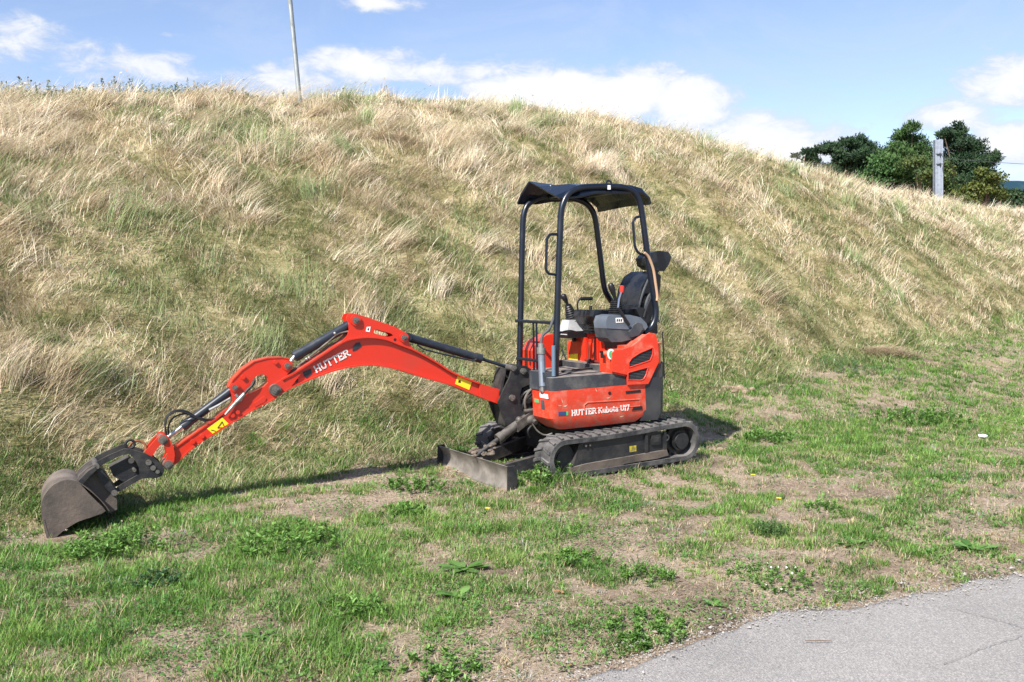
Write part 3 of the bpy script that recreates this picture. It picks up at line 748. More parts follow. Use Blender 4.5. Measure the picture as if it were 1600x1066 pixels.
# ---- engine housing (red body)
body = [(-.125, -.49), (-.125, .455), (-.14, .482), (-.17, .49), (-.45, .49)]
for k in range(11):
    a = R(133) + R(94) * k / 10; body.append((.680 * math.cos(a), .672 * math.sin(a)))
body += [(-.45, -.49)]
m = H(); m.prism(body, .757, 1.085, .015, 'z'); hous = m.build('engine_housing', M_REDW, exc)
inner = [(-.135, -.40), (-.135, .12), (-.16, .16), (-.58, .16), (-.60, -.40)]
m = H(); m.prism(inner, 1.08, 1.165, .012, 'z'); m.build('seat_base', M_RED, hous)
for v0, v1 in ((-.20, -.12), (.02, .085), (.12, .20), (.245, .33)): m = H(); m.box(-.128, -.105, v0, v1, .90, 1.13, .012); m.build('vertical_rib', M_RED, hous)
m = H(); m.tube([(-.10, .05, 1.15), (-.085, .06, .93)], .010, 8); m.tube([(-.09, -.06, 1.10), (-.09, -.05, .94)], .008, 8); m.tube([(-.085, -.10, .935), (-.085, .20, .925)], .012, 8); m.build('pedal_linkage', material('rusty_red', (.16, .02, .012), .6), hous)
m = H(); P = [loc(x, y, u=-.120) for x, y in [(889, 554), (903, 552.5), (903, 564), (889, 565.5)]]
m.loft([[(-.120, p.y, p.z) for p in P], [(-.117, p.y, p.z) for p in P]]); m.build('yellow_sticker', M_YEL, hous)
m = H(); a_ = loc(878, 546, u=-.10); b_ = loc(887, 568, u=-.10); m.tube([tuple(a_), tuple(b_)], .007, 8); m.build('hand_lever', M_BLACK, hous)
m = H(); q = loc(897, 531, u=-.11); m.cyl((-.124, q.y, q.z), (-.095, q.y, q.z), .018, 14); m.build('socket', M_BLACK, hous)
# near side cover with its two grilles
cov_px = [(981.5, 601.5), (980.5, 586), (957.5, 581), (957, 552), (962, 547.5), (972, 546.5), (988, 541), (1000, 532), (1008, 524.5), (1016, 520), (1023, 521), (1027, 529), (1029, 545), (1029.5, 566), (1024, 577), (1018, 590), (1013, 600)]
vent1 = [(983, 574.5), (982.5, 567), (987, 560), (1000, 551.5), (1020.5, 543), (1020, 553), (1016, 563.5)]
vent2 = [(981.3, 594), (981.3, 582.5), (998, 577.8), (1013, 574), (1009.5, 586), (1006, 592.5), (1001, 594.6)]
Vc = .514
m = H(); m.plate(T(Vc, cov_px), [T(Vc, vent1), T(Vc, vent2)], Vc - .020, Vc)
cover = m.build('side_cover', M_REDW, exc)
m = H(); m.prism(T(Vc, [(x + (1 if x < 1000 else -2), y + 3) for x, y in cov_px]), .30, Vc - .021, .012); m.build('cover_shell', M_REDW, cover)
def frame_of(pix, nm):
    m = H(); P = [(u, Vc - .001, z) for u, z in T(Vc, pix)]; m.tube(P + [P[0]], .0055, 8, .012, cap=False); m.build('vent_frame', M_RED, cover)
    m = H(); m.prism(T(Vc, pix), Vc - .0205, Vc - .014); g = m.build('vent_grille', M_DARKHOLE, cover)
    m = H(); pts = T(Vc, pix); u0, u1 = min(p[0] for p in pts), max(p[0] for p in pts)
    def span(z):
        xs_ = []
        for (a, b) in zip(pts, pts[1:] + pts[:1]):
            if (a[1] - z) * (b[1] - z) < 0: xs_.append(a[0] + (b[0] - a[0]) * (z - a[1]) / (b[1] - a[1]))
        return (min(xs_), max(xs_)) if len(xs_) >= 2 else None
    z0, z1 = min(p[1] for p in pts), max(p[1] for p in pts); z = z0 + .008
    while z < z1 - .004:
        s_ = span(z)
        if s_: m.box(s_[0] + .003, s_[1] - .003, Vc - .0145, Vc - .006, z, z + .0045)
        z += .0125
    m.build('vent_slat', M_DGREYP, g)
frame_of(vent1, 'a'); frame_of(vent2, 'b')
m = H(); q = T(Vc + .001, [(949.5, 554)])[0]
def disc(m, c, v, a, b, n=20, t=.003): m.prism([(c[0] + a * math.cos(2 * math.pi * k / n), c[1] + b * math.sin(2 * math.pi * k / n)) for k in range(n)], v, v + t)
cc_ = T(Vc, [(955.2, 553.5)])[0]
m = H(); m.prism([(-.0, .92), (-.0, 1.06), (-.13, 1.06), (-.13, .92)], .42, .489, .02); m.build('front_pillar', M_REDW, cover)
c2 = T(.4895, [(954.5, 553.5)])[0]
m = H(); disc(m, c2, .4895, .036, .044); st = m.build('round_sticker', M_WHITE, cover); m = H(); disc(m, c2, .4925, .022, .030); m.build('green_mark', M_GREEN, st)
m = H(); c3 = loc(941, 554, v=.40); m.box(c3.x - .0, c3.x + .006, c3.y - .02, c3.y + .02, c3.z - .03, c3.z + .03)
P = [loc(x, y, u=-.095) for x, y in [(937.5, 548), (944, 549), (944, 560), (938, 559)]]
m.loft([[(-.097, p.y, p.z) for p in P], [(-.092, p.y, p.z) for p in P]]); m.build('key_switch', M_BLACK, hous)
# counterweight
cw = []
ring_o = [(.695 * math.cos(a), .688 * math.sin(a)) for a in np.linspace(R(131), R(229), 16)]
ring_i = [(.45 * math.cos(a), .45 * math.sin(a)) for a in np.linspace(R(229), R(131), 16)]
outl = [(-.30, .487)] + ring_o + [(-.30, -.487)] + ring_i
m = H(); m.loft([[(u * .93, v * .97, .435) for u, v in outl], [(u * .985, v * .995, .49) for u, v in outl], [(u, v, .755) for u, v in outl], [(u - (.0), v, .80) for u, v in outl]], .008); cwt = m.build('counterweight', M_CW, exc)
m = H(); m.prism(T(.494, [(1013, 601), (1018, 591), (1024, 578), (1029.5, 567), (1030, 600), (1012, 602)]), .30, .494, .006)
# curved upper corner of the counterweight
ro = [(.700 * math.cos(a), .693 * math.sin(a)) for a in np.linspace(R(134), R(226), 16)]; ri = [(.60 * math.cos(a), .60 * math.sin(a)) for a in np.linspace(R(226), R(134), 16)]
m.prism(ro + ri, .79, .905, .006, 'z'); m.build('corner_guard', M_CW, cwt)
m = H(); m.tube([(.705 * math.cos(R(136)), .70 * math.sin(R(136)), 1.18), (.71 * math.cos(R(137)), .705 * math.sin(R(137)), 1.0), (.712 * math.cos(R(138)), .70 * math.sin(R(138)), .78)], .006, 8); m.build('rubber_trim', M_BLACK, hous)

# ---- far front cover (fuel and battery side)
m = H(); m.prism([(.345, .86), (.345, 1.03), (.30, 1.10), (.20, 1.16), (.12, 1.17), (.12, .86)], -.49, -.29, .02); fc = m.build('tank_cover', M_RED, exc)
m = H(); m.tube([(.351, -.33, .90), (.351, -.33, 1.02), (.305, -.33, 1.105)], .006, 6); m.build('cover_seam', M_BLACK, fc)

# ---- consoles, joysticks, levers
Vn = .40
upx = [(943, 503), (946, 494), (956, 491.5), (980, 492), (997, 496), (1006, 505), (1008, 511), (1004, 516), (944, 513)]
lpx = [(943, 513), (1004, 515.5), (998, 524), (985, 530), (968, 534), (952, 534.5), (946, 528)]
m = H(); m.prism(T(.36, upx), .20, .40, .022, seg=3); cons = m.build('control_console', M_GREYP, exc)
m = H(); m.prism(T(.36, lpx), .205, .394, .018, seg=3); m.build('console_base', M_DGREYP, cons)
m = H(); m.prism(T(.40, [(988, 508), (994, 504), (1001, 506), (1003, 512), (996, 524), (984, 527), (982, 518)]), .37, .425, .012); m.build('console_hinge', M_DGREYP, cons)
m = H(); m.prism(T(.401, [(962, 497), (973, 496.5), (974, 504), (962.5, 504.5)]), .4, .4035); lab = m.build('console_label', M_WHITE, cons)
m = H()
for k in range(3): m.prism(T(.4036, [(963.6 + 3.2 * k, 498.8), (965.8 + 3.2 * k, 498.6), (965.4 + 3.2 * k, 502.6), (963.2 + 3.2 * k, 502.8)]), .4036, .4044)
m.build('label_print', M_DGREYP, lab)
m = H(); m.prism(T(.29, [(948, 530), (985, 533), (988, 545), (955, 548)]), .22, .36, .01); m.build('console_foot', M_BLACK, cons)
def joystick(vv, base, top, grip, par, r0=.062, r1=.026):
    b = loc(*base, v=vv); t = loc(*top, v=vv); g = loc(*grip, v=vv); n = 8; pts = []; rr = []
    for k in range(n * 2 + 1):
        f = k / (n * 2); pts.append(tuple(b.lerp(t, f))); rr.append((r0 + (r1 - r0) * f) * (1.0 if k % 2 == 0 else .84))
    m = H(); m.tube(pts, rr, 20); bt = m.build('joystick_boot', M_BLACK, par, 20)
    d = (g - t); m = H(); q = [t, t + d * .35, t + d * .7, g]; m.tube([tuple(p) for p in smooth_line(q, 4)], [.012, .013, .014, .016, .019, .022, .024, .026, .028, .027, .026, .022, .014][:len(smooth_line(q, 4))], 14); m.build('joystick_grip', M_BLACK, par)
joystick(.27, (963, 493), (962, 469), (953.5, 443), cons, .078, .042)
m = H(); a_ = loc(983, 508, v=.425); b_ = loc(965.5, 481, v=.425); c_ = loc(967, 468, v=.42); d_ = loc(971.5, 453, v=.41)
m.tube([tuple(a_), tuple(b_)], .013, 10); lv = m.build('lock_lever', M_BLACK, cons); m = H(); m.tube([tuple(b_), tuple(c_), tuple(d_)], .008, 8); m.build('lever_shaft', M_CHROME, lv)
m = H(); d2 = loc(972, 446.5, v=.41); m.tube([tuple(loc(971, 457, v=.41)), tuple(d_), tuple(d2)], [.016, .019, .018], 10); m.build('lever_knob', M_REDK, lv)
Vf = -.25
fb, ft = T(Vf, [(878, 523), (913, 523)]), T(Vf, [(884, 500), (906, 499)])
m = H(); m.loft([[(fb[0][0], Vf - .09, fb[0][1]), (fb[1][0], Vf - .09, fb[1][1]), (fb[1][0], Vf + .09, fb[1][1]), (fb[0][0], Vf + .09, fb[0][1])], [(ft[0][0], Vf - .065, ft[0][1]), (ft[1][0], Vf - .065, ft[1][1]), (ft[1][0], Vf + .065, ft[1][1]), (ft[0][0], Vf + .065, ft[0][1])]], .015)
fcon = m.build('control_console', M_PALEP, exc); joystick(Vf, (895, 501), (887, 476), (879, 460), fcon, .072, .030)
m = H(); m.prism([(-.16, 1.13), (-.16, 1.19), (.06, 1.19), (.06, 1.13)], Vf - .1, Vf + .1, .01); m.build('console_foot', M_BLACK, fcon)
for (x0_, x1_, yy, s0) in ((907, 925, 466.5, 903),):
    m = H(); a_ = loc(903, 487, v=-.02); b_ = loc(902, 473, v=-.02); c_ = loc(906, 467, v=-.02); d_ = loc(925, 466.5, v=-.02)
    m.tube([tuple(a_), tuple(b_), tuple(c_), tuple(d_)], .009, 8, .03); tl = m.build('travel_lever', M_BLACK, exc); m = H(); m.tube([tuple(loc(908, 467, v=-.02)), tuple(loc(925, 466.4, v=-.02))], .016, 10); m.build('lever_grip', M_BLACK, tl)
m = H(); m.tube([tuple(loc(922, 488, v=-.12)), tuple(loc(923, 478, v=-.12))], .015, 10); m.build('switch_stalk', M_BLACK, exc)
# seat
m = H(); m.prism([(-.03, 1.285), (.0, 1.33), (-.02, 1.385), (-.20, 1.375), (-.48, 1.38), (-.54, 1.30), (-.50, 1.25), (-.06, 1.25)], -.15, .19, .04, seg=4); seat = m.build('seat', M_VINYL, exc)
m = H()
for z_, w in ((1.17, .15), (1.195, .17), (1.22, .15), (1.243, .17)): m.box(-.42, -.09, -w * .85, w, z_, z_ + .018, .008)
m.build('seat_suspension', M_BLACK, seat)
m = H(); m.prism([(-.44, 1.32), (-.455, 1.42), (-.49, 1.56), (-.55, 1.66), (-.63, 1.705), (-.70, 1.66), (-.68, 1.50), (-.62, 1.34), (-.55, 1.28)], -.16, .21, .05, seg=4); m.build('backrest', M_VINYL, seat)
m = H(); m.tube(smooth_line([(-.46, .20, 1.36), (-.48, .235, 1.50), (-.55, .22, 1.62), (-.63, .16, 1.69)], 5), .010, 8); m.tube([(-.50, .24, 1.30), (-.50, .255, 1.42), (-.56, .25, 1.52), (-.64, .22, 1.42), (-.66, .2, 1.25)], .014, 8, .05); m.build('seat_piping', M_DGREYP, seat)
m = H(); m.prism([(-.55, 1.36), (-.42, 1.37), (-.42, 1.41), (-.53, 1.43)], -.16, .21, .018); m.build('lumbar_pad', M_VINYL, seat)
hx_ = loc(1021, 409, v=.05)
m = H(); pr = [(1001, 404), (1008, 396), (1022, 392.5), (1036, 394), (1041, 402), (1037, 414), (1030, 424), (1012, 422), (1003, 415)]
m.prism(T(.06, pr), -.02, .14, .02, seg=3); m.build('headrest', M_VINYL, seat)
m = H(); m.prism([(-.70, 1.62), (-.66, 1.62), (-.74, 1.78), (-.78, 1.78)], .0, .12, .01); m.tube([(-.60, .10, 1.2), (-.72, .10, 1.45), (-.74, .08, 1.66)], .02, 10); m.build('headrest_post', M_TUBE, seat)
m = H(); q = [loc(x, y, v=.30) for x, y in [(998, 491), (1005, 487), (1008, 488), (1003, 492), (1008, 496), (1005, 499), (1001, 494)]]
m.prism([(p.x, p.z) for p in q], .30, .304); m.build('belt_buckle', M_CHROME, seat)
m = H(); m.prism(T(.30, [(990, 483), (996, 480), (1003, 482), (1009, 490), (1014, 503), (1010, 514), (1000, 512), (1000, 500), (994, 492)]), .24, .34, .02); m.box(-.56, -.40, -.18, .34, 1.16, 1.26, .02); m.build('belt_retractor', M_BLACK, seat)
m = H(); m.tube(smooth_line(T3(.345, [(1018, 415), (1021, 440), (1018, 462), (1011, 480), (1006, 496)]), 4), .009, 8); m.build('belt_webbing', M_BLACK, seat)

# ---- canopy frame
W = .36
near_px = [(868, 607), (868.5, 570), (870.5, 500), (872.5, 430), (874.5, 380), (876.5, 335), (880, 318), (886, 306), (895, 298), (908, 293.5), (925, 292), (950, 291.5), (970, 292.5), (984, 296.5), (994, 305), (1000, 318), (1004, 340), (1010, 385), (1016, 430), (1022, 465), (1025, 485), (1023, 500), (1016, 514), (1006, 520)]
far_px = [(811.5, 585), (812.5, 540), (814, 470), (815.5, 400), (817, 350), (819, 333), (824, 321), (834, 313), (850, 307), (875, 308), (898, 311), (914, 317), (924, 327), (930, 342), (934, 370), (938, 402), (942, 435), (946, 455), (956, 472)]
np_ = T3(W, near_px); fp_ = T3(-W, far_px)
m = H(); m.tube(smooth_line(np_, 3), .0265, 16); can_n = m.build('canopy_hoop', M_TUBE, exc)
m = H(); m.tube(smooth_line(fp_, 3), .0265, 16); can_f = m.build('canopy_hoop', M_TUBE, exc)
m = H(); m.tube([(.462, -.36, 1.300), (.455, .36, 1.300)], .014, 10); m.tube([(.465, -.36, .968), (.465, .14, .968), (.50, .20, .93)], .014, 10); m.tube([(.458, -.04, 1.30), (.465, -.04, .80)], .009, 8); m.tube([(.458, .018, 1.30), (.465, .018, .80)], .009, 8); m.build('front_guard', M_TUBE, exc)
m = H(); m.tube(T3(W, [(870, 366), (859, 366.5), (854.5, 372), (852.8, 421), (857, 428), (869, 429.5)]), .0115, 10, .03); m.build('grab_handle', M_TUBE, can_n)
m = H(); m.tube(T3(W, [(1005, 337.5), (993.5, 339.5), (989, 346), (992, 386), (997, 395.5), (1008, 399)]), .0115, 10, .03); m.build('grab_handle', M_TUBE, can_n)
m = H(); m.tube(smooth_line(T3(.392, [(1007, 395), (1013, 401), (1017.5, 411), (1021.5, 424), (1024.5, 444), (1027, 462), (1026.5, 470)]), 4), .012, 8); m.build('tan_strap', M_STRAPT, can_n)
m = H(); q = loc(951.3, 287, v=W); m.torus((q.x, W, q.z), .024, .008, (0, 1, 0), 20, 8); m.box(q.x - .02, q.x + .02, W - .01, W + .01, q.z - .04, q.z - .012, .003); m.build('lifting_eye', M_TUBE, can_n)
m = H(); q = loc(951.5, 293, v=W + .024); m.box(q.x - .014, q.x + .014, W + .024, W + .028, q.z - .018, q.z + .018, .001); m.build('white_tag', M_WHITE, can_n)
m = H(); m.cyl((-.495, .30, 2.295), (-.525, .30, 2.295), .020, 12); m.build('reflector', material('red_reflector', (.25, .02, .02), .4), can_n)
# roof: shell with a raised beak over the front
P1 = loc(809, 317, u=.40); P2 = loc(826, 283, u=.36); P3 = loc(876, 309, u=.40)
cols_v = [-.395, -.33, -.18, 0, .18, .335, .375]
def zrow(base, edge): return [base - edge, base, base + .008, base + .012, base + .008, base - .0, base - edge]
rows = []
front = [(P1.x, -.40, P1.z), (.39, -.34, P1.z + .075), (P2.x, P2.y, P2.z)]
for t in (.33, .62, .88): front.append((P2.x + (P3.x - P2.x) * t, P2.y + (.375 - P2.y) * t, P2.z + (P3.z - P2.z) * t))
front.append((P3.x, .375, P3.z)); rows.append(front)
mid = [(.20, v, z) for v, z in zip(cols_v, (2.345, 2.42, 2.46, 2.462, 2.455, 2.425, 2.335))]; rows.append(mid)
for u_, b_, e_ in ((.05, 2.438, .07), (-.15, 2.440, .07), (-.32, 2.436, .06), (-.43, 2.412, .04), (-.488, 2.350, .02), (-.500, 2.285, .0)): rows.append([(u_, v - (.10 if (u_ < -.4 and v < -.2) else 0), z) for v, z in zip(cols_v, zrow(b_, e_))])
m = H(); A_ = [[m.bm.verts.new(p) for p in r] for r in rows]; B_ = [[m.bm.verts.new((p[0] * .985, p[1] * .985, p[2] - .014)) for p in r] for r in rows]
nr, nc = len(rows), len(cols_v)
for i in range(nr - 1):
    for j in range(nc - 1):
        m.bm.faces.new((A_[i][j], A_[i][j + 1], A_[i + 1][j + 1], A_[i + 1][j])); m.bm.faces.new((B_[i][j], B_[i + 1][j], B_[i + 1][j + 1], B_[i][j + 1]))
for i in range(nr - 1):
    for j in (0, nc - 1): m.bm.faces.new((A_[i][j], A_[i + 1][j], B_[i + 1][j], B_[i][j]))
for j in range(nc - 1):
    for i in (0, nr - 1): m.bm.faces.new((A_[i][j], B_[i][j], B_[i][j + 1], A_[i][j + 1]))
roof = m.build('canopy_roof', M_ROOF, exc, 9)
m = H(); m.tube([(.10, -.35, 2.395), (.10, .35, 2.395)], .016, 10); m.tube([(-.25, -.35, 2.395), (-.25, .35, 2.395)], .016, 10); m.build('roof_cross_tube', M_TUBE, roof)
m = H(); q = loc(860.5, 291, u=.30); m.ball((q.x, q.y, q.z), .012, 10); m.build('roof_bolt', M_CHROME, roof)

# ---- grey strut and hoses by the near front post
m = H(); a_ = Vector((.606, .375, .79)); b_ = Vector((.594, .345, 1.055)); m.cyl(tuple(a_), tuple(b_), .029, 22); can = m.build('metal_canister', material('dull_zinc', (.25, .29, .35), .4, .6, mottle=(.17, .19, .22), mscale=10), exc)
m = H(); m.cyl(tuple(b_), tuple(b_ + Vector((0, 0, .05))), .036, 20); m.cyl(tuple(b_ + Vector((0, 0, .05))), tuple(b_ + Vector((0, 0, .085))), .026, 16); m.cyl(tuple(a_ - Vector((0, 0, .04))), tuple(a_), .022, 14); m.box(.57, .62, .34, .39, .74, .77, .004); m.build('canister_cap', M_ALU, can)
m = H(); m.tube(smooth_line([(.594, .345, 1.13), (.57, .33, 1.20), (.50, .33, 1.26), (.44, .33, 1.40), (.42, .335, 1.52)], 4), .012, 10); m.build('canister_hose', M_DGREYP, can)
m = H(); m.tube([(.515, .415, 1.12), (.52, .41, .87)], .017, 12); m.build('grey_conduit', material('blue_grey_plastic', (.10, .15, .21), .5), exc)
m = H(); m.tube(smooth_line([(.42, .30, 1.16), (.36, .26, 1.21), (.24, .2, 1.22), (.12, .1, 1.20)], 4), .007, 8); m.build('cable', M_HOSE, exc)

# ---- swing bracket
br_px = [(801, 572), (808, 570), (822, 572), (829, 577), (833, 590), (829, 600), (815, 606), (812, 618), (813, 632), (816, 642), (833, 648), (832, 658), (820, 666), (793, 667), (787, 655), (778, 628), (786, 610), (795, 592)]
for s_, (va, vb) in enumerate(((.085, .105), (-.105, -.085))):
    m = H(); m.prism(T(.10, br_px), va, vb, .004); sb = m.build('swing_bracket' if s_ == 0 else 'swing_bracket', M_STEEL, exc)
m = H(); m.prism([(.86, .72), (.80, .93), (.79, .93), (.845, .70), (.80, .45), (.815, .45)], -.09, .09, .002); m.cyl((.62, 0, .43), (.62, 0, .66), .05, 20); m.box(.55, .78, -.085, .085, .44, .50, .01); m.box(.56, .68, -.085, .085, .62, .66, .008); m.build('swing_casting', M_STEEL, exc)
m = H(); q0 = loc(801, 575, v=.1); q1 = loc(816.5, 580, v=.1); 
for q in (q0, q1, loc(799, 621.5, v=.1)): m.cyl((q.x, -.125, q.z), (q.x, .125, q.z), .026, 20); m.cyl((q.x, .118, q.z), (q.x, .132, q.z), .014, 12)
m.build('bracket_pin', M_BOLT, exc)
m = H(); m.box(.30, .56, -.16, .16, .44, .78, .02); m.cyl((.55, 0, .44), (.55, 0, .80), .07, 24); m.build('swing_post', M_STEEL, exc)
for i in range(7):
    y0_ = -.10 + .045 * i; m = H(); m.tube(smooth_line([(.42, y0_ * .8, .83 - .02 * i), (.58, y0_, .76 - .03 * (i % 3)), (.66, y0_ * .9, .66 - .05 * (i % 2)), (.60, y0_ * .6, .52), (.50, y0_ * .5, .46)], 5), .011, 8); m.build('swing_hose', M_HOSE if i % 2 else M_HOSEG, exc)
m = H(); m.cyl((.50, .14, .50), (.72, .10, .47), .03, 16); m.cyl((.52, .15, .57), (.66, .13, .56), .018, 12); m.ball((.70, .12, .49), .035, 12); m.ball((.72, .05, .52), .03, 12); m.build('swing_ram', M_GREASY, exc)

# ---- boom
Vb = .075
low_px = [(436, 617), (455, 606), (471, 599), (492.5, 590), (524, 579), (555, 572.3), (586, 571), (617.5, 576), (649, 585.5), (680, 594.5), (710, 603), (751, 620), (785, 632), (797, 632.5)]
up_px = [(430, 600.5), (445, 591), (461, 582.5), (505, 554), (536, 534.5), (555, 528.8), (578, 527), (602, 530), (625, 538.5), (649, 548), (680, 565), (710, 583.5), (749, 599), (789, 612), (800, 613)]
low_s = smooth_line([(x, y, 0) for x, y in low_px], 4); up_s = smooth_line([(x, y, 0) for x, y in up_px], 4)
ll = [(p.x, p.y) for p in low_s]; uu = [(p.x, p.y) for p in up_s]
web = uu + [(807, 617), (807, 627)] + list(reversed(ll)) + [(427, 615), (424, 608)]
m = H(); m.prism(T(Vb, web), -.045, .046, 0); boom = m.build('boom', M_RED, exc, 30)
def ribbon(m, pix, v0, v1, th):
    P = [Vector((u, 0, z)) for u, z in T(Vb, pix)]; A = []; 
    for i, p in enumerate(P):
        d = (P[min(i + 1, len(P) - 1)] - P[max(i - 1, 0)]).normalized(); n = Vector((-d.z, 0, d.x)) * th / 2; A.append((p, n))
    rings = [[(p.x + n.x, v0, p.z + n.z), (p.x + n.x, v1, p.z + n.z), (p.x - n.x, v1, p.z - n.z), (p.x - n.x, v0, p.z - n.z)] for p, n in A]; m.loft(rings, 0)
m = H(); ribbon(m, [p for p in uu if 440 < p[0] < 755], -.078, .078, .013); m.build('upper_flange', M_RED, boom, 40)
m = H(); ribbon(m, ll, -.072, .072, .011); m.build('lower_flange', M_RED, boom, 40)
m = H(); m.prism(T(Vb, [(749.5, 599), (789, 611), (803, 613), (808, 622), (803, 631), (790, 633.5), (751, 620)]), -.070, .0705, .003); m.build('boom_foot', M_RED, boom)
m = H(); m.prism(T(Vb, [(424, 607), (430, 599.5), (446, 590), (462, 582.5), (470, 585), (455, 605), (437, 617), (427, 616)]), -.07, .068, .003); m.build('boom_nose', M_RED, boom)
brk = [(531, 537), (538, 530), (543.5, 524), (546, 516), (545.5, 505), (542, 497), (544, 492), (550, 489.5), (558, 491), (574, 496), (595, 503), (617, 510.5), (634, 520), (637, 526), (640, 536), (648, 548), (625, 539), (602, 531), (578, 528), (555, 529.5)]
slot = [(584, 518), (588, 515), (600, 518), (612, 521.5), (615, 525), (608, 526.5), (596, 524), (586, 521.5)]
for k, (va, vb) in enumerate(((.050, .0665), (-.0665, -.050))):
    m = H(); m.plate(T(Vb, brk), [T(Vb, slot)], va, vb); m.build('cylinder_bracket', M_RED, boom)
m = H(); ribbon(m, [(550, 490.3), (574, 496.8), (595, 503.8), (617, 511.3)], -.052, .052, .010); m.build('bracket_web', M_RED, boom)
def pin(pp, v, r, name='pin', par=None, mat=None, thru=True, rr=None):
    q = loc(*pp, v=v); m = H(); m.cyl((q.x, -v if thru else v - .02, q.z), (q.x, v, q.z), r, 22)
    b = m.build('pin_boss', mat or M_RED, par or boom); m = H(); m.cyl((q.x, v - .002, q.z), (q.x, v + .010, q.z), r * .62, 18); m.cyl((q.x, v + .008, q.z), (q.x, v + .016, q.z), r * .34, 6); m.build('pin', M_BOLT, b)
pin((556, 500.5), .085, .042); pin((631.5, 527.5), .085, .038); pin((799, 622), .088, .036); pin((430.5, 609.5), .092, .043, mat=M_BUCK)
m = H(); q = loc(463.5, 595, v=.06); m.cyl((q.x, .04, q.z), (q.x, .0475, q.z), .017, 16); q = loc(617.5, 531, v=.07); m.cyl((q.x, .06, q.z), (q.x, .0675, q.z), .012, 12); m.build('boom_hole', M_BLACK, boom)
lettering('HUTTER', (493.5, 582.8), (548, 554.8), (490.5, 572.6), .0475, 'lettering', boom, wt=.17, italic=-.02)
for pix in ([(473, 581), (486, 576), (487, 584), (479, 591.5), (474.5, 587)], [(550.5, 543), (556, 536), (562, 534.5), (565, 541), (557, 547), (551, 549)]): slab('dark_stripe', M_BLUE, pix, .0475, .002, boom)
slab('yellow_sticker', M_YEL, [(715, 588), (737, 597), (733, 609.5), (711, 600)], .0475, .003, boom)
slab('sticker_mark', M_BLACK, [(716.5, 594), (719.5, 594.5), (720, 598.5), (716, 598)], .0506, .001, boom)
slab('white_sticker', M_WHITE, [(573, 511), (579, 510.5), (577.5, 519), (571.5, 518)], .067, .002, boom); slab('sticker_mark', M_BLUE, [(574.6, 513), (576.8, 512.8), (576.2, 516.5), (574, 516.2)], .0691, .001, boom)
# boom ram
def ram_part(base, head, rodend, r, rr_, nm, mat=M_BLUE, col=None):
    b = loc(*base, v=0); h = loc(*head, v=0); e = loc(*rodend, v=0)
    m = H(); m.cyl(tuple(b), tuple(h), r, 28); d = (h - b).normalized(); m.cyl(tuple(h - d * .055), tuple(h + d * .004), r * 1.14, 28); m.cyl(tuple(b), tuple(b + d * .03), r * 1.06, 28)
    q = b - d * .03; m.cyl((q.x, -.045, q.z), (q.x, .045, q.z), r * 1.0, 20); o = m.build(nm, mat, exc)
    m = H(); m.cyl(tuple(h), tuple(e), rr_, 18); m.cyl((e.x, -.035, e.z), (e.x, .035, e.z), rr_ * 1.7, 18); m.build('ram_rod', M_CHROME if nm != 'boom_ram' else M_BLUE, o); return o, b, h, e, d
br_, b, h, e, d = ram_part((640, 528), (751, 560.5), (803, 577), .034, .014, 'boom_ram')
m = H(); m.tube(T3(.03, [(652, 539), (662, 546), (690, 553), (720, 560), (741, 564), (746, 560)]), .007, 8, .02); m.build('steel_pipe', M_BLUE, br_)
ar, b, h, e, d = ram_part((545.5, 508), (460, 557.5), (449, 572), .037, .017, 'arm_ram')
m = H(); m.tube(smooth_line(T3(.03, [(544, 518), (530, 521), (522, 526), (512, 535), (492, 551), (478, 562), (466, 571)]), 4), .0075, 8); m.tube(smooth_line(T3(.0, [(540, 522), (530, 533), (514, 540), (498, 553), (484, 562), (464, 574), (450, 585)]), 4), .008, 8); m.tube(smooth_line(T3(-.04, [(540, 524), (528, 536), (500, 556), (470, 574), (447, 586)]), 4), .009, 8); m.build('arm_hose', M_HOSEG, ar)
m = H(); 
for pp in ((523, 521), (479, 561), (483, 559)): q = loc(*pp, v=.03); m.ball(tuple(q), .013, 10)
m.build('hose_fitting', M_ALU, ar)

# ---- arm
Va = .060
arm_px = [(359, 607), (364.5, 595), (379.5, 579), (398, 566), (419, 560.4), (441.5, 559.5), (452, 561.5), (457.5, 568), (457, 577), (450, 584.5), (441, 594), (438.5, 604), (438, 614), (432, 622.5), (415, 631), (398, 640), (351, 668), (304.5, 697.5), (273, 727), (268, 732), (260, 733), (256, 727), (262, 713), (274, 702), (321, 667.6), (340, 654.5), (358, 639), (365, 628), (362, 617)]
hole = [(386.5, 613.5), (391, 603), (396.5, 592), (403, 586.5), (411, 585), (418, 588.5), (419.5, 598), (413, 604.5), (400, 611), (390, 615)]
m = H(); m.plate(T(Va, arm_px), [T(Va, hole)], -.050, .052); arm = m.build('arm', M_RED, exc, 30)
m = H(); ribbon(m, [(274, 700.5), (321, 667), (340, 654), (357, 640)], -.058, .060, .010); ribbon(m, [(432, 622.5), (415, 631), (398, 640), (351, 668), (304.5, 697.5), (276, 724)], -.058, .060, .010); m.build('arm_flange', M_RED, arm, 40)
m = H(); ribbon(m, [(359, 606), (364.5, 594.5), (379.5, 578.6), (398, 565.6), (419, 560), (441.5, 559), (452, 561)], -.056, .058, .008); m.build('horn_edge', M_RED, arm, 40)
slab('arm_recess', M_RED, [(396, 631), (413, 619), (416, 622), (414, 628), (398, 636)], .0525, .006, arm, .002)
pin((449, 571.5), .075, .036, par=arm); pin((367, 605.7), .072, .033, par=arm)
m = H()
for pp in ((430, 566), (379.5, 589.5), (301, 690), (315.5, 681.5), (363, 649), (371, 644)): q = loc(*pp, v=.053); m.cyl((q.x, .05, q.z), (q.x, .070, q.z), .016, 14)
m.build('arm_bolt', M_RED, arm)
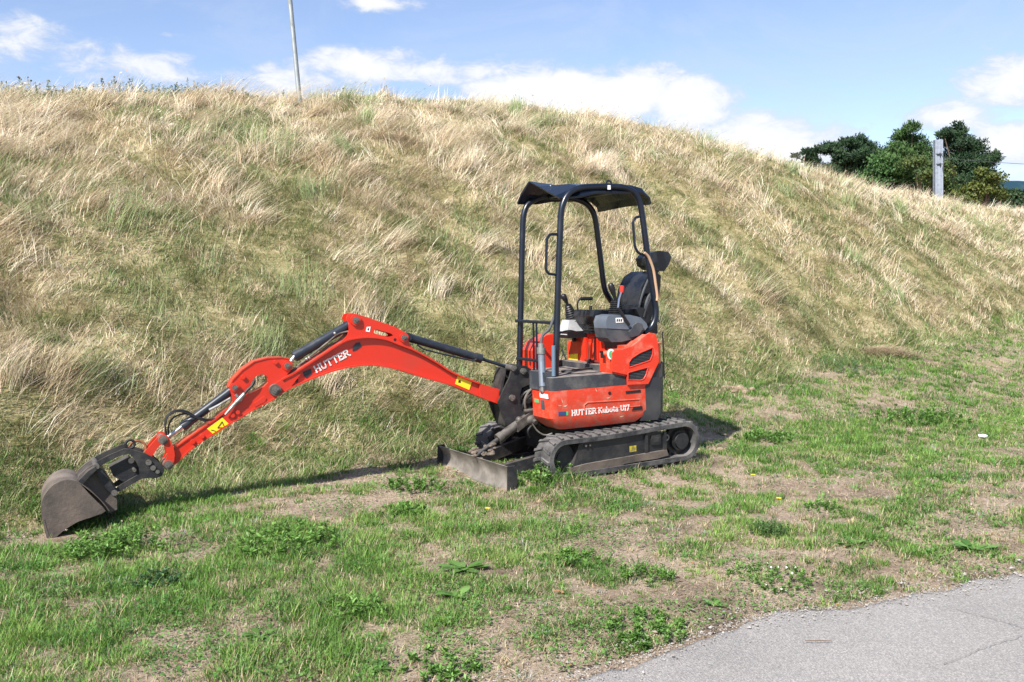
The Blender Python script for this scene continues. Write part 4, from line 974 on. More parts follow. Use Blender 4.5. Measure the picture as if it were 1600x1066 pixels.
slab('warning_sticker', M_YEL, [(323.5, 670), (347.5, 652.8), (358.5, 663.5), (336, 681)], .0525, .003, arm)
m = H(); 
for (a, b2) in (((340, 669), (347, 659)), ((347, 659), (351, 668)), ((351, 668), (340, 669)), ((330, 672), (337, 674))): m.tube(T3(.0562, [a, b2]), .003, 6)
m.build('sticker_mark', M_BLACK, arm)
m = H(); m.tube(smooth_line(T3(.075, [(398, 594), (394, 602), (386, 610), (381, 616)]), 4), .012, 10); m.build('arm_hose', M_HOSE, arm)
m = H(); m.tube(T3(.075, [(382, 615), (375, 623), (366, 632), (352, 648)]), [.014, .016, .014, .008], 12); m.tube(T3(.075, [(368, 617), (377, 626)]), .012, 10); m.tube(T3(.07, [(327, 641), (342, 633), (360, 622)]), [.012, .010, .008], 10); m.build('hose_fitting', M_ALU, arm)
# bucket ram on top of the arm
bk, b, h, e, d = ram_part((361, 610.5), (285, 667), (255.5, 688), .032, .016, 'bucket_ram')
m = H(); m.tube(smooth_line(T3(.05, [(261, 680), (258, 668), (259, 654), (266, 645), (278, 641), (292, 643), (304, 650), (320, 655), (336, 655), (348, 650)]), 4), .0065, 8); m.tube(smooth_line(T3(.03, [(264, 680), (263, 668), (268, 656), (278, 649), (292, 647), (306, 652), (322, 657), (345, 652)]), 4), .0065, 8); m.tube(smooth_line(T3(.07, [(259, 680), (258, 665), (263, 650), (275, 643.5), (290, 645), (306, 653), (322, 659)]), 4), .0055, 8); m.build('hose_loop', M_HOSE, bk)
# link pieces
link1 = [(247.5, 685), (250, 680.5), (256, 678.5), (262, 681), (266, 688), (271, 698), (273, 710), (272, 720), (269, 729), (262, 734), (256, 731), (254.5, 725), (259, 718), (262, 711), (260.5, 702), (255, 695.5), (249, 692)]
link2 = [(251, 681), (258, 685), (256, 693), (249, 698), (243, 706), (238, 714), (228, 712), (227, 706), (236, 696), (243, 688)]
for (va, vb) in ((.066, .086), (-.086, -.066)):
    m = H(); m.prism(T(.08, link1), va, vb, .004); m.build('bucket_link', M_RED, exc)
for (va, vb) in ((.042, .062), (-.062, -.042)):
    m = H(); m.prism(T(.08, link2), va, vb, .004); m.build('guide_link', M_RED, exc)
pin((255, 688), .094, .032, par=arm, mat=M_BUCK); pin((263, 727), .094, .034, par=arm, mat=M_BUCK)

# ---- quick coupler and bucket
cp_px = [(194, 701), (203, 701.5), (226, 708), (242, 716), (254, 727), (257, 735), (253, 743), (244, 747), (232, 746.5), (221, 748), (205, 757), (190, 766), (183, 769), (180, 764), (190, 756), (206, 747), (217.5, 740.5), (217, 731), (211, 719), (202, 709), (190, 711), (165, 723), (152, 731), (147, 727), (151, 721), (170, 711)]
for (va, vb) in ((.095, .112), (-.112, -.095)):
    m = H(); m.prism(T(.10, cp_px), va, vb, .004); cpl = m.build('quick_coupler' if va > 0 else 'coupler_cheek', M_STEEL, exc)
m = H(); m.prism(T(0, [(200, 712), (212, 722), (218, 736), (214, 744), (196, 753), (176, 742), (170, 728)]), -.06, .06, .01); m.cyl(tuple(loc(205, 720, v=-.1)), tuple(loc(205, 720, v=.1)), .02, 14); m.build('coupler_core', M_STEEL, cpl)
m = H()
for pp, r in (((232, 722.5), .020), ((239, 731), .018), ((246, 737), .014), ((210, 734.5), .012)): q = loc(*pp, v=.112); m.cyl((q.x, -.1, q.z), (q.x, .125, q.z), r, 16)
m.build('coupler_pin', M_BOLT, cpl)
m = H(); m.torus(tuple(loc(215, 701, v=.0)), .055, .009, (0, 1, .15), 24, 8); m.build('rusty_ring', material('rust', (.26, .10, .04), .8, mottle=(.14, .06, .03), mscale=30), cpl)
m = H(); m.torus(tuple(loc(203, 694, v=.03)), .03, .010, (0, 1, 0), 16, 8); m.build('lifting_shackle', M_STEEL, cpl)
bw = .22
side = [(64.3, 792.7), (66.8, 779.5), (74, 767), (84, 757), (97, 751), (110, 749.8), (121, 753), (129, 760), (139, 771), (152, 784), (165, 798), (150, 805), (139, 809), (120.5, 815.4), (97.8, 829.8), (83.3, 843), (76, 848), (69, 826), (64.8, 806)]
shell = [(76, 848), (69, 826), (64.8, 806), (64.3, 792.7), (66.8, 779.5), (74, 767), (84, 757), (97, 751), (110, 749.8), (121, 753), (133, 760), (148, 772), (162, 786), (172, 799)]
sp = T(bw, shell); cx_ = sum(p[0] for p in sp) / len(sp); cz_ = sum(p[1] for p in sp) / len(sp)
m = H(); ins = [(cx_ + (u - cx_) * .965, cz_ + (z - cz_) * .965) for u, z in sp]
sps = sm2(sp, 3); inss = sm2(ins, 3)
m.loft([[(a[0], -bw, a[1]), (a[0], bw, a[1]), (b[0], bw, b[1]), (b[0], -bw, b[1])] for a, b in zip(sps, inss)]); buck = m.build('bucket', M_BUCK, exc, 40)
for (va, vb) in ((bw - .001, bw + .013), (-bw - .013, -bw + .001)):
    m = H(); m.prism(sm2(T(bw, side), 2, True), va, vb, .003); m.build('bucket_side', M_BUCK, buck)
m = H(); m.prism(T(bw, [(76, 849), (69, 826), (67, 812), (69.5, 811), (73, 826), (80, 845)]), -bw - .016, bw + .016, .002); m.build('bucket_lip', M_BUCK, buck)
mount = [(118, 753), (124, 742), (137, 731), (147, 725), (153, 730), (160, 744), (172, 765), (183, 778), (183, 796), (172, 801), (158, 790), (140, 772), (128, 760)]
m2 = [(147, 725), (154, 727), (166, 742), (180, 764), (183, 771), (176, 775), (164, 760), (152, 742)]
for (va, vb) in ((.10, .118), (-.118, -.10)):
    m = H(); m.prism(T(.11, mount), va, vb, .003); m.build('bucket_ear', M_BUCK, buck)
m = H(); m.prism(T(.11, [(122, 748), (137, 733), (147, 727), (150, 731), (140, 740), (127, 755)]), -.20, .20, .003); m.build('bucket_crown', M_STEEL, buck)
m = H(); m.prism(T(.13, m2), -.15, .15, .003); m.build('mounting_plate', M_STEEL, buck)
m = H()
for pp in ((150, 727), (178, 768)): q = loc(*pp, v=.1); m.cyl((q.x, -.16, q.z), (q.x, .16, q.z), .020, 16)
m.build('mounting_pin', M_BOLT, buck)

# ------------------------------------------------------------------ grass
def blade_material(name, rough=0.55, trans=0.35):
    m = bpy.data.materials.new(name); m.use_nodes = True
    t = m.node_tree; N = t.nodes; L = t.links; b = N['Principled BSDF']; out = N['Material Output']
    a = N.new('ShaderNodeAttribute'); a.attribute_name = 'tint'
    b.inputs['Roughness'].default_value = rough; b.inputs['Specular IOR Level'].default_value = 0.35
    L.new(a.outputs['Color'], b.inputs['Base Color'])
    tr = N.new('ShaderNodeBsdfTranslucent'); L.new(a.outputs['Color'], tr.inputs['Color'])
    mx = N.new('ShaderNodeMixShader'); mx.inputs[0].default_value = trans
    L.new(b.outputs[0], mx.inputs[1]); L.new(tr.outputs[0], mx.inputs[2]); L.new(mx.outputs[0], out.inputs['Surface'])
    return m
M_GRASS = blade_material('green_grass_blade'); M_STRAW = blade_material('dry_grass_blade', 0.6, 0.3)

LAST = {}
def blades(root, length, width, dirv, th0, th1, color, name, mat, parent=None, curl=0.35, tipcol=None):
    """root (N,3); dirv (N,) heading of the bend; th0, th1 angle from upright at foot and tip"""
    n = len(root)
    seg = length / 3
    hx, hy = np.cos(dirv), np.sin(dirv)
    side = dirv + math.pi / 2 + rng.normal(0, curl, n)
    wx, wy = np.cos(side) * width / 2, np.sin(side) * width / 2
    P = root.copy(); pts = []
    lv = [1.0, 0.85, 0.55]
    for k in range(3):
        w = lv[k]
        off = np.stack([wx * w, wy * w, np.zeros(n)], 1)
        pts.append(P - off); pts.append(P + off)
        th = th0 + (th1 - th0) * (k + 0.5) / 3
        P = P + np.stack([hx * np.sin(th) * seg, hy * np.sin(th) * seg, np.cos(th) * seg], 1)
    pts.append(P); LAST['tip'] = P; LAST['dir'] = np.stack([hx * np.sin(th1), hy * np.sin(th1), np.cos(th1)], 1)
    co = np.stack(pts, 1).reshape(-1, 3)
    b = np.arange(n) * 7
    q = np.concatenate([np.stack([b, b + 1, b + 3, b + 2], 1), np.stack([b + 2, b + 3, b + 5, b + 4], 1)])
    t = np.stack([b + 4, b + 5, b + 6], 1)
    c = np.repeat(color[:, None, :], 7, 1)
    if tipcol is not None: c[:, 4:] = tipcol[:, None, :]
    return raw_mesh(name, co, q, mat, t, c.reshape(-1, 3), parent=parent)

def leaf_faces(C, D, U, L_, W_, col):
    """pointed leaves: foot C, direction D, up U"""
    S = np.cross(D, U); S /= np.linalg.norm(S, axis=1)[:, None] + 1e-9
    n = len(C)
    a = C; b = C + D * (L_ * .5)[:, None] + S * (W_ * .5)[:, None] + U * (L_ * .08)[:, None]
    c = C + D * L_[:, None]; d = C + D * (L_ * .5)[:, None] - S * (W_ * .5)[:, None] + U * (L_ * .08)[:, None]
    co = np.stack([a, b, c, d], 1).reshape(-1, 3)
    i = np.arange(n) * 4
    return co, np.stack([i, i + 1, i + 2, i + 3], 1), np.repeat(col[:, None], 4, 1).reshape(-1, 3)
def unit(v): return v / (np.linalg.norm(v, axis=1)[:, None] + 1e-9)
def lerp(a, b, t): return a + (b - a) * t
def palette(cols, t):
    cols = np.array(cols); t = np.clip(t, 0, 0.9999) * (len(cols) - 1); i = t.astype(int); f = (t - i)[:, None]
    return cols[i] * (1 - f) + cols[i + 1] * f
def vary(c, v=0.16):
    return np.clip(c * (1 + rng.normal(0, v, (len(c), 1))) * (1 + rng.normal(0, 0.05, (len(c), 3))), 0.004, 0.95)
def wedge(n, r0, r1, p, a0=-37.0, a1=40.0):
    a = rng.uniform(R(a0), R(a1), n); u = rng.random(n)
    e = 1 - p; r = (r0 ** e + u * (r1 ** e - r0 ** e)) ** (1 / e)
    return np.sin(a) * r, np.cos(a) * r
uc = Mrot.to_euler().z
def mach_uv(x, y):
    dx, dy = x - MACH_O.x, y - MACH_O.y
    c, s = math.cos(R(210)), math.sin(R(210))
    return dx * c + dy * s, -dx * s + dy * c
def pressed(x, y):                                       # ground under the tracks and blade
    u, v = mach_uv(x, y)
    a = (np.abs(u) < 0.80) & (np.abs(np.abs(v) - .5) < .12)
    b = (np.abs(u - 1.12) < 0.05) & (np.abs(v) < 0.64)
    bk = (np.abs(x + 2.93) < .22) & (np.abs(y - 6.17) < .16)
    return a | b | bk

GREENS = [(0.042, 0.115, 0.016), (0.095, 0.21, 0.03), (0.175, 0.32, 0.055), (0.29, 0.40, 0.11)]
DRY = [(0.24, 0.19, 0.10), (0.38, 0.30, 0.17), (0.50, 0.41, 0.26), (0.58, 0.50, 0.35)]

def green_field(x, y):
    """how lush the mown grass is, 0..1"""
    d = path_dist(x, y)
    s, n = sn(x, y)
    g = fbm(x, y, 1.15, 101, 4)
    g2 = fbm(x * 1.0, y, 0.38, 131, 3)
    g3 = vnoise(x, y, 0.17, 141)
    v = 0.34 * g + 0.38 * g2 + 0.28 * g3
    # lusher band between the machine and the path, barer near the path's right end
    v = (v - .5) * 1.35 + .5 + 0.10 * sstep(d, 1.6, 3.4) - 0.05 * sstep(1.3 - d, 0, 1.2) - 0.03 * sstep(x, 1.2, 3.0) * sstep(2.2 - d, 0, 1.5) + .03 * sstep(d, 3, 6) + .05 * sstep(x, 2, 4.5) * sstep(d, 1.5, 3) + 0.0 * sstep(-x, 0.3, 2.2) - 0.028
    v = v - 0.04 * np.exp(-((n + 0.9) / 0.5) ** 2) * (x > 1.5)
    return v

# --- mown verge: green blades in tufts
def verge():
    n0 = 1180000
    x, y = wedge(n0, 3.3, 46, 0.55)
    s, n = sn(x, y)
    g = green_field(x, y)
    keep = rng.random(n0) < np.clip((g - 0.355) * 5.5, 0.16, 1.0)
    keep &= (n < 0.55 + 0.5 * (fbm(x, y, 1.1, 150, 2) - .5)) & (path_dist(x, y) > 0.02 + 0.22 * (vnoise(x, y, .25, 155)) ** 2) & ~pressed(x, y)
    keep |= (n < 0.3) & (path_dist(x, y) > -0.06) & (vnoise(x, y, 0.22, 157) > 0.86) & ~pressed(x, y) & (rng.random(n0) < 0.5)
    x, y, g = x[keep], y[keep], g[keep]
    N_ = len(x); r = np.hypot(x, y)
    tuft = vnoise(x, y, 0.10, 171)
    L_ = 0.74 * (0.020 + 0.045 * np.clip((g - 0.42) * 4, 0, 1) + 0.025 * tuft) * rng.uniform(0.5, 1.35, N_)
    L_ *= 1 + 0.5 * (vnoise(x, y, 0.5, 172) > 0.72)
    w = rng.uniform(0.0026, 0.0052, N_) * (np.maximum(r, 5) / 5) ** 0.55
    u_, v_ = mach_uv(x, y); L_ *= 1 + .9 * ((v_ > .6) & (v_ < .82) & (np.abs(u_) < .95))
    heading = rng.uniform(0, 2 * math.pi, N_)
    col = vary(palette(GREENS, np.clip(fbm(x, y, 0.5, 181, 3) * 1.1 - 0.12 + rng.normal(0, 0.16, N_), 0, 1)), 0.18)
    dead = rng.random(N_) < np.clip(0.50 - (g - 0.45) * 1.5, 0.06, 0.5)
    col[dead] = vary(palette(DRY, rng.random(dead.sum())), 0.15)
    root = np.stack([x, y, height(x, y) - 0.004], 1)
    o = blades(root, L_, w, heading, rng.uniform(0.0, 0.6, N_), rng.uniform(0.5, 1.7, N_), col, 'mown_grass', M_GRASS)
    tag(o, kind='stuff', label='short mown green grass with bare patches on the verge', cat='grass')
verge()
def thatch():
    n0 = 210000
    x, y = wedge(n0, 3.3, 40, 0.6)
    s, n = sn(x, y)
    keep = (n < 0.8) & (path_dist(x, y) > -0.10 + 0.2 * vnoise(x, y, .2, 255)) & ~pressed(x, y)
    keep &= rng.random(n0) < np.clip(0.25 + fbm(x, y, .8, 260, 3) * 0.9, 0, 1)
    x, y = x[keep], y[keep]; N_ = len(x); r = np.hypot(x, y)
    L_ = rng.uniform(0.02, 0.085, N_); w = rng.uniform(0.0016, 0.0034, N_) * (np.maximum(r, 5) / 5) ** 0.55
    root = np.stack([x, y, height(x, y) + rng.uniform(0.0, 0.012, N_)], 1)
    col = vary(palette([(0.26, 0.20, 0.13), (0.46, 0.37, 0.25), (0.60, 0.51, 0.37)], rng.random(N_)), 0.15)
    o = blades(root, L_, w, rng.uniform(0, 2 * math.pi, N_), rng.uniform(1.1, 1.5, N_), rng.uniform(1.3, 1.75, N_), col, 'dry_thatch', M_STRAW, curl=0.6)
    tag(o, kind='stuff', label='flat dry clippings and thatch between the green tufts of the verge', cat='dry grass')
thatch()
def tufts():
    n0 = 31000
    cx, cy = wedge(n0, 3.3, 40, 0.75)
    s, n = sn(cx, cy)
    g = green_field(cx, cy) + 0.22 * (vnoise(cx, cy, .3, 611) - .5)
    keep = (rng.random(n0) < np.clip((g - 0.33) * 3.2, 0.10, .95)) & (n < 0.6) & (path_dist(cx, cy) > 0.0 + 0.14 * vnoise(cx, cy, .2, 612)) & ~pressed(cx, cy)
    cx, cy, g = cx[keep], cy[keep], g[keep]; M_ = len(cx); k = 26; N_ = M_ * k; rep = lambda a: np.repeat(a, k); r = np.hypot(cx, cy)
    size = rng.uniform(.6, 1.25, M_) * (0.85 + .5 * (rng.random(M_) < .12)) * (.75 + .6 * np.clip((g - .4) * 2.5, 0, 1))
    hd = rng.uniform(0, 2 * math.pi, N_); rr = rng.random(N_) ** .7 * rep(size) * .045
    x = rep(cx) + np.cos(hd) * rr; y = rep(cy) + np.sin(hd) * rr
    L_ = rep(size) * rng.uniform(.028, .070, N_); w = rng.uniform(.0028, .0055, N_) * (np.maximum(rep(r), 5) / 5) ** .5
    tone = rep(np.clip(fbm(cx, cy, .6, 620, 2) + rng.normal(0, .22, M_), 0, 1)); col = palette(GREENS, np.clip(tone + rng.normal(0, .12, N_), 0, 1))
    dry = rep(rng.random(M_) < np.clip(.22 - (g - .45), .04, .4)); col[dry] = palette(DRY, rng.random(dry.sum()))
    blue = rep(rng.random(M_) < .15); col[blue] *= np.array([.72, .95, 1.25])
    root = np.stack([x, y, height(x, y) - .004], 1)
    o = blades(root, L_, w, hd + rng.normal(0, .4, N_), rng.uniform(0., .5, N_), rng.uniform(.5, 1.6, N_), vary(col, .14), 'grass_tufts', M_GRASS)
    tag(o, kind='stuff', label='thick grass tufts growing through the thin turf of the verge', cat='grass')
tufts()
def clover():
    """low ground cover of small rounded leaves between the grass"""
    n0 = 150000
    x, y = wedge(n0, 3.3, 20, 0.8); s, n = sn(x, y)
    f = fbm(x, y, .45, 711, 3) + .25 * (vnoise(x, y, .12, 712) - .5)
    k = (f > .56) & (n < .2) & (path_dist(x, y) > .05) & ~pressed(x, y); x, y = x[k], y[k]; n = len(x)
    h = rng.uniform(.006, .045, n); C = np.stack([x, y, height(x, y) + h], 1); a = rng.uniform(0, 6.283, n); e = rng.uniform(-.1, .6, n)
    D = np.stack([np.cos(a) * np.cos(e), np.sin(a) * np.cos(e), np.sin(e)], 1); U = unit(np.stack([rng.normal(0, .35, n), rng.normal(0, .35, n), np.ones(n)], 1))
    L_ = rng.uniform(.010, .022, n) * (np.maximum(np.hypot(x, y), 5) / 5) ** .4
    col = vary(palette([(.06, .15, .035), (.11, .24, .05), (.18, .31, .09)], np.clip(fbm(x, y, .5, 715, 2) + rng.normal(0, .15, n), 0, 1)), .12)
    co, q, cc = leaf_faces(C, D, U, L_, L_ * .75, col)
    tag(raw_mesh('clover_cover', co, q, M_GRASS, color=cc), kind='stuff', label='low clover-like leaves spreading between the grass tufts', cat='ground cover')
clover()

# --- embankment
WIND = R(28)                                             # long grass leans to the right and slightly uphill/away
def hill_dry(x, y):
    s, n = sn(x, y); W = np.interp(s, SK, NK); a_, b_ = hill_uv(x, y)
    return 0.5 * fbm(a_, b_, 3.2, 301, 3) + 0.5 * fbm(a_ * .8 + b_ * .6, b_ * .8 - a_ * .6, 0.95, 331, 3) + 0.05 * sstep(n / W, .3, .8) + 0.035 * sstep(s, 8, 20) - 0.06 * sstep(.45 - n / W, 0, .3) - 0.04 * sstep(1.6 - n, 0, 1.6)
def understory():
    n0 = 1330000
    x, y = wedge(n0, 5.0, 58, 0.4)
    s, n = sn(x, y); W = np.interp(s, SK, NK)
    keep = (n > -0.25 + 0.9 * (fbm(x, y, .8, 350, 2) - .4)) & (n < W * 1.25)
    u_, v_ = mach_uv(x, y); keep &= ~((np.abs(u_) < 0.9) & (np.abs(v_) < 0.7)); keep &= ~((np.abs(x + 2.95) < .5) & (np.abs(y - 6.0) < .45))
    x, y, n, s = x[keep], y[keep], n[keep], s[keep]; N_ = len(x); r = np.hypot(x, y)
    d = hill_dry(x, y)
    swirl = R(240) * (fbm(x, y, 0.55, 360, 2) - .5) * 2
    heading = WIND - R(25) * sstep(s, 8, 22) + swirl + rng.normal(0, 1.1, N_)
    L_ = (0.06 + 0.13 * fbm(x, y, 0.5, 365, 2)) * rng.uniform(0.5, 1.6, N_)
    w = rng.uniform(0.0030, 0.0062, N_) * (np.maximum(r, 7) / 7) ** 0.6
    green = (0.50 - 2.8 * (d - .49) + 1.3 * (vnoise(x, y, .16, 377) - .5) + rng.normal(0, 0.22, N_)) > 0.46
    col = np.where(green[:, None], palette([(0.085, 0.135, 0.035), (0.165, 0.215, 0.07), (0.29, 0.31, 0.135), (.46, .45, .26)], np.clip(rng.normal(.45, .3, N_), 0, 1)),
                   palette([(0.22, 0.165, 0.095), (0.47, 0.385, 0.245), (0.64, 0.54, 0.38), (.76, .68, .53)], np.clip(rng.normal(.5, .3, N_), 0, 1)))
    root = np.stack([x, y, height(x, y) - 0.01], 1)
    o = blades(root, L_, w, heading, rng.uniform(0.1, 1.2, N_), rng.uniform(0.8, 1.9, N_), vary(col), 'embankment_grass', M_GRASS)
    tag(o, kind='stuff', label='matted olive and straw undergrowth covering the embankment', cat='grass')
understory()
def long_straw(nt_, k, seed, lodged, big=1.0):
    cx, cy = wedge(nt_, 5.5, 62, 0.3)
    s, n = sn(cx, cy); W = np.interp(s, SK, NK)
    d = hill_dry(cx, cy); up = sstep(n / W, 0.30, 0.75)
    patch = fbm(*hill_uv(cx, cy), 1.8, seed, 3)
    keep = (n > 0.02) & (n < W * 1.3)
    if lodged: p = np.clip((patch - 0.44 + 0.05 * ((cx < 0) | (s > 14))) * 7, 0.10, 1.0) * np.clip((d - .38) * 6, .15, 1)
    else: p = np.clip((patch - 0.54) * 7 + 0.50 * up, 0.05, 1.0)
    p = p * (.60 + .40 * sstep(n / W, .15, .45))
    if big > 1: p = p * np.where(n / W > .85, np.where(cx > 5, .9, .10), np.where(cx > 2, .15, 1))
    keep &= rng.random(nt_) < p * (0.3 + 0.7 * sstep(n, -0.1, 1.2))
    u_, v_ = mach_uv(cx, cy); keep &= ~((np.abs(u_) < 1.5) & (np.abs(v_) < 1.0)); keep &= ~((u_ > 0.9) & (u_ < 4.5) & (np.abs(v_ + 0.1) < 0.75))
    cx, cy, n, W, d, up = [a[keep] for a in (cx, cy, n, W, d, up)]
    M_ = len(cx); N_ = M_ * k; rep = lambda a: np.repeat(a, k); r = np.hypot(cx, cy)
    sp_ = 0.04 + 0.12 * vnoise(cx, cy, .8, seed + 1)
    x = rep(cx) + rng.normal(0, 1, N_) * rep(sp_); y = rep(cy) + rng.normal(0, 1, N_) * rep(sp_)
    if lodged:                                           # laid flat in swirls, sliding down the slope
        hd = WIND + R(230) * (fbm(cx, cy, 1.3, seed + 2, 2) - .5) * 2 + rng.normal(0, .8, M_)
        heading = rep(hd) + rng.normal(0, 0.24, N_); t0 = rng.uniform(.5, 1.0, M_); t1 = rng.uniform(1.3, 1.75, M_); hgt = .38 + .42 * vnoise(cx, cy, .9, seed + 4)
        nz = (.2, .3)
    else:                                                # standing, bowed by the wind
        hd = WIND + R(110) * (fbm(cx, cy, 1.1, seed + 2, 2) - .5) * 2 + rng.normal(0, .75, M_)
        heading = rep(hd) + rng.normal(0, 0.30, N_); t0 = rng.uniform(.0, .45, M_); t1 = rng.uniform(.7, 1.35, M_); hgt = (.30 + .40 * vnoise(cx, cy, .7, seed + 4)) * (.85 - .05 * up)
        nz = (.16, .3)
    hgt = hgt * big * .88 * (.76 + .24 * sstep(n / W, .12, .45)); sp_ = sp_ * big
    heading = np.where(np.sin(heading) < -.45, -heading, heading)        # fallen stalks lie across or up the slope
    L_ = rep(hgt) * rng.uniform(0.45, 1.2, N_)
    w = rng.uniform(0.0028, 0.0056, N_) * (np.maximum(rep(r), 7) / 7) ** 0.6
    th0 = rep(t0) + rng.normal(0, nz[0], N_); th1 = rep(t1) + rng.normal(0, nz[1], N_)
    tone = fbm(cx, cy, .6, seed + 5, 2) + rng.normal(0, .12, M_) + (.12 if lodged else 0)
    straw = palette([(0.30, 0.23, 0.13), (0.52, 0.425, 0.275), (0.69, 0.59, 0.43), (0.81, 0.73, 0.58)], np.clip(rep(tone) + rng.normal(0, .18, N_), 0, 1))
    grn = rep(rng.random(M_) < np.clip(0.55 - (d - .45) * 2.8, 0.08, .8) * (.35 if lodged else 1))
    straw[grn] = palette([(0.13, 0.20, 0.06), (0.24, 0.30, 0.12), (.40, .42, .24)], rng.random(grn.sum()))
    root = np.stack([x, y, height(x, y) - 0.01], 1)
    c_ = vary(straw, .13)
    o = blades(root, L_, w, heading, th0, th1, c_, ('lodged_dry_grass' if lodged else 'standing_dry_grass') if big == 1 else ('straw_mats' if lodged else 'grass_tussocks'), M_STRAW, curl=0.6)
    if not lodged:                                       # nodding seed heads on part of the stalks
        k_ = rng.random(N_) < .09; T_, D_ = LAST['tip'][k_], LAST['dir'][k_]; m_ = len(T_); hl = rng.uniform(.035, .09, m_)
        co, q, cc = leaf_faces(T_ - D_ * (hl * .4)[:, None], D_, unit(rng.normal(0, 1, (m_, 3))), hl, hl * .16 * (np.maximum(np.hypot(T_[:, 0], T_[:, 1]), 7) / 7) ** .5, vary(c_[k_] * .95, .1))
        tag(raw_mesh('seed_heads', co, q, M_STRAW, color=cc), kind='stuff', label='nodding seed heads on the standing dry stalks' if big == 1 else 'pale seed heads on the large tussocks', cat='seed heads')
    tag(o, kind='stuff', label=('bleached straw grass lying in swirls on the embankment' if lodged else 'long dry grass stalks bowed by wind up to the crest') if big == 1 else ('thick mats of fallen pale straw between the tussocks' if lodged else 'large windswept tussocks of long pale grass on the embankment'), cat='dry grass')
long_straw(22000, 22, 401, True)
long_straw(14000, 19, 501, False)
long_straw(1350, 120, 701, False, 1.3)
long_straw(1900, 150, 801, True, 1.35)

# ------------------------------------------------------------------ weeds standing in the verge and on the crest
M_LEAF = blade_material('weed_leaf', 0.5, 0.3); M_STEM = material('weed_stem', (0.12, 0.17, 0.05), 0.7)
def weed(name, x, y, rad, hgt, stems, leaf, label, cat='weed', colors=((0.07, 0.16, 0.03), (0.13, 0.26, 0.05), (0.21, 0.36, 0.09)), group=None, lean=0.35, flowers=None, per=34, narrow=.42, stemr=.0016):
    z = float(height(x, y))
    root = empty(name, (x, y, z), label, cat, group)
    mb = MB(); C = []; D = []; U = []; fl = []
    stems = int(stems * 1.25); hgt *= .78
    for i in range(stems):
        a = random.uniform(0, 6.283); rr = rad * random.random() ** .62
        bx, by = rr * math.cos(a), rr * math.sin(a)
        h = hgt * random.uniform(.55, 1.05) * (1 - .35 * (rr / rad) ** 2)
        lx = math.cos(a) * lean * h * random.uniform(.2, 1); ly = math.sin(a) * lean * h * random.uniform(.2, 1)
        zz = float(height(x + bx, y + by)) - z
        P = [Vector((bx + lx * t ** 1.6, by + ly * t ** 1.6, zz + h * t)) for t in (0, .33, .66, 1)]
        mb.tube(P, [stemr, stemr * .9, stemr * .7, stemr * .4], 4)
        for j in range(per):
            t = random.uniform(.12, 1.0) ** .8; q = P[min(int(t * 3), 2)].lerp(P[min(int(t * 3) + 1, 3)], (t * 3) % 1 if t < 1 else 1)
            an = random.uniform(0, 6.283); e = random.uniform(-.1, .9)
            C.append(q); D.append((math.cos(an) * math.cos(e), math.sin(an) * math.cos(e), math.sin(e))); U.append((random.uniform(-.5, .5), random.uniform(-.5, .5), 1))
        fl.append(P[-1])
    s_ = mb.build('stem', M_STEM, root)
    C = np.array([tuple(c) for c in C]); D = unit(np.array(D)); U = unit(np.array(U)); n = len(C)
    L_ = leaf * .82 * rng.uniform(.5, 1.35, n)
    col = vary(palette(list(colors), rng.random(n)), .15)
    co, q, cc = leaf_faces(C, D, U, L_, L_ * narrow, col)
    raw_mesh('leaf', co, q, M_LEAF, color=cc, parent=root)
    if flowers:
        mat, fr, share = flowers; mb = MB()
        for p in fl:
            if random.random() < share: mb.ball(p, fr * random.uniform(.7, 1.2), 8)
        mb.build('flower', mat, root)
    return root
def rosette(x, y, rad, nleaf, label, colors=((0.08, 0.17, 0.035), (0.16, 0.29, 0.075)), group=None, up=.7):
    z = float(height(x, y)); root_ = None
    C = []; D = []; U = []; n = nleaf
    an = rng.uniform(0, 6.283, n); e = rng.uniform(.1, up, n)
    seg = []
    L_ = rad * rng.uniform(.55, 1.15, n)
    cols = vary(palette(list(colors), rng.random(n)), .12); cos_, qs, cs = [], [], []; base = 0
    d = np.stack([np.cos(an), np.sin(an)], 1); sd = np.stack([-np.sin(an), np.cos(an)], 1)
    ts = [0, .3, .6, .85, 1]; ws = [.03, .12, .17, .12, .01]
    rows = []
    for t, w in zip(ts, ws):
        h = np.sin(e) * L_ * (t - .55 * t * t) + .004
        p = np.concatenate([d * (L_ * t)[:, None] * np.cos(e)[:, None], h[:, None]], 1); o = np.concatenate([sd * (L_ * w)[:, None], np.zeros((n, 1))], 1)
        rows += [p - o, p + o]
    co = np.stack(rows, 1); k = len(rows); b = np.arange(n) * k
    q = np.concatenate([np.stack([b + 2 * i, b + 2 * i + 1, b + 2 * i + 3, b + 2 * i + 2], 1) for i in range(4)])
    ob = raw_mesh('broadleaf_rosette', co.reshape(-1, 3), q, M_LEAF, color=np.repeat(cols[:, None], k, 1).reshape(-1, 3))
    ob.location = (x, y, z)
    return tag(ob, label, 'weed', group)
M_WHITE_FL = material('clover_flower', (0.75, 0.72, 0.66), 0.8); M_YEL_FL = material('yellow_flower', (0.8, 0.6, 0.04), 0.7)
G_W = 'leafy weeds in the verge'
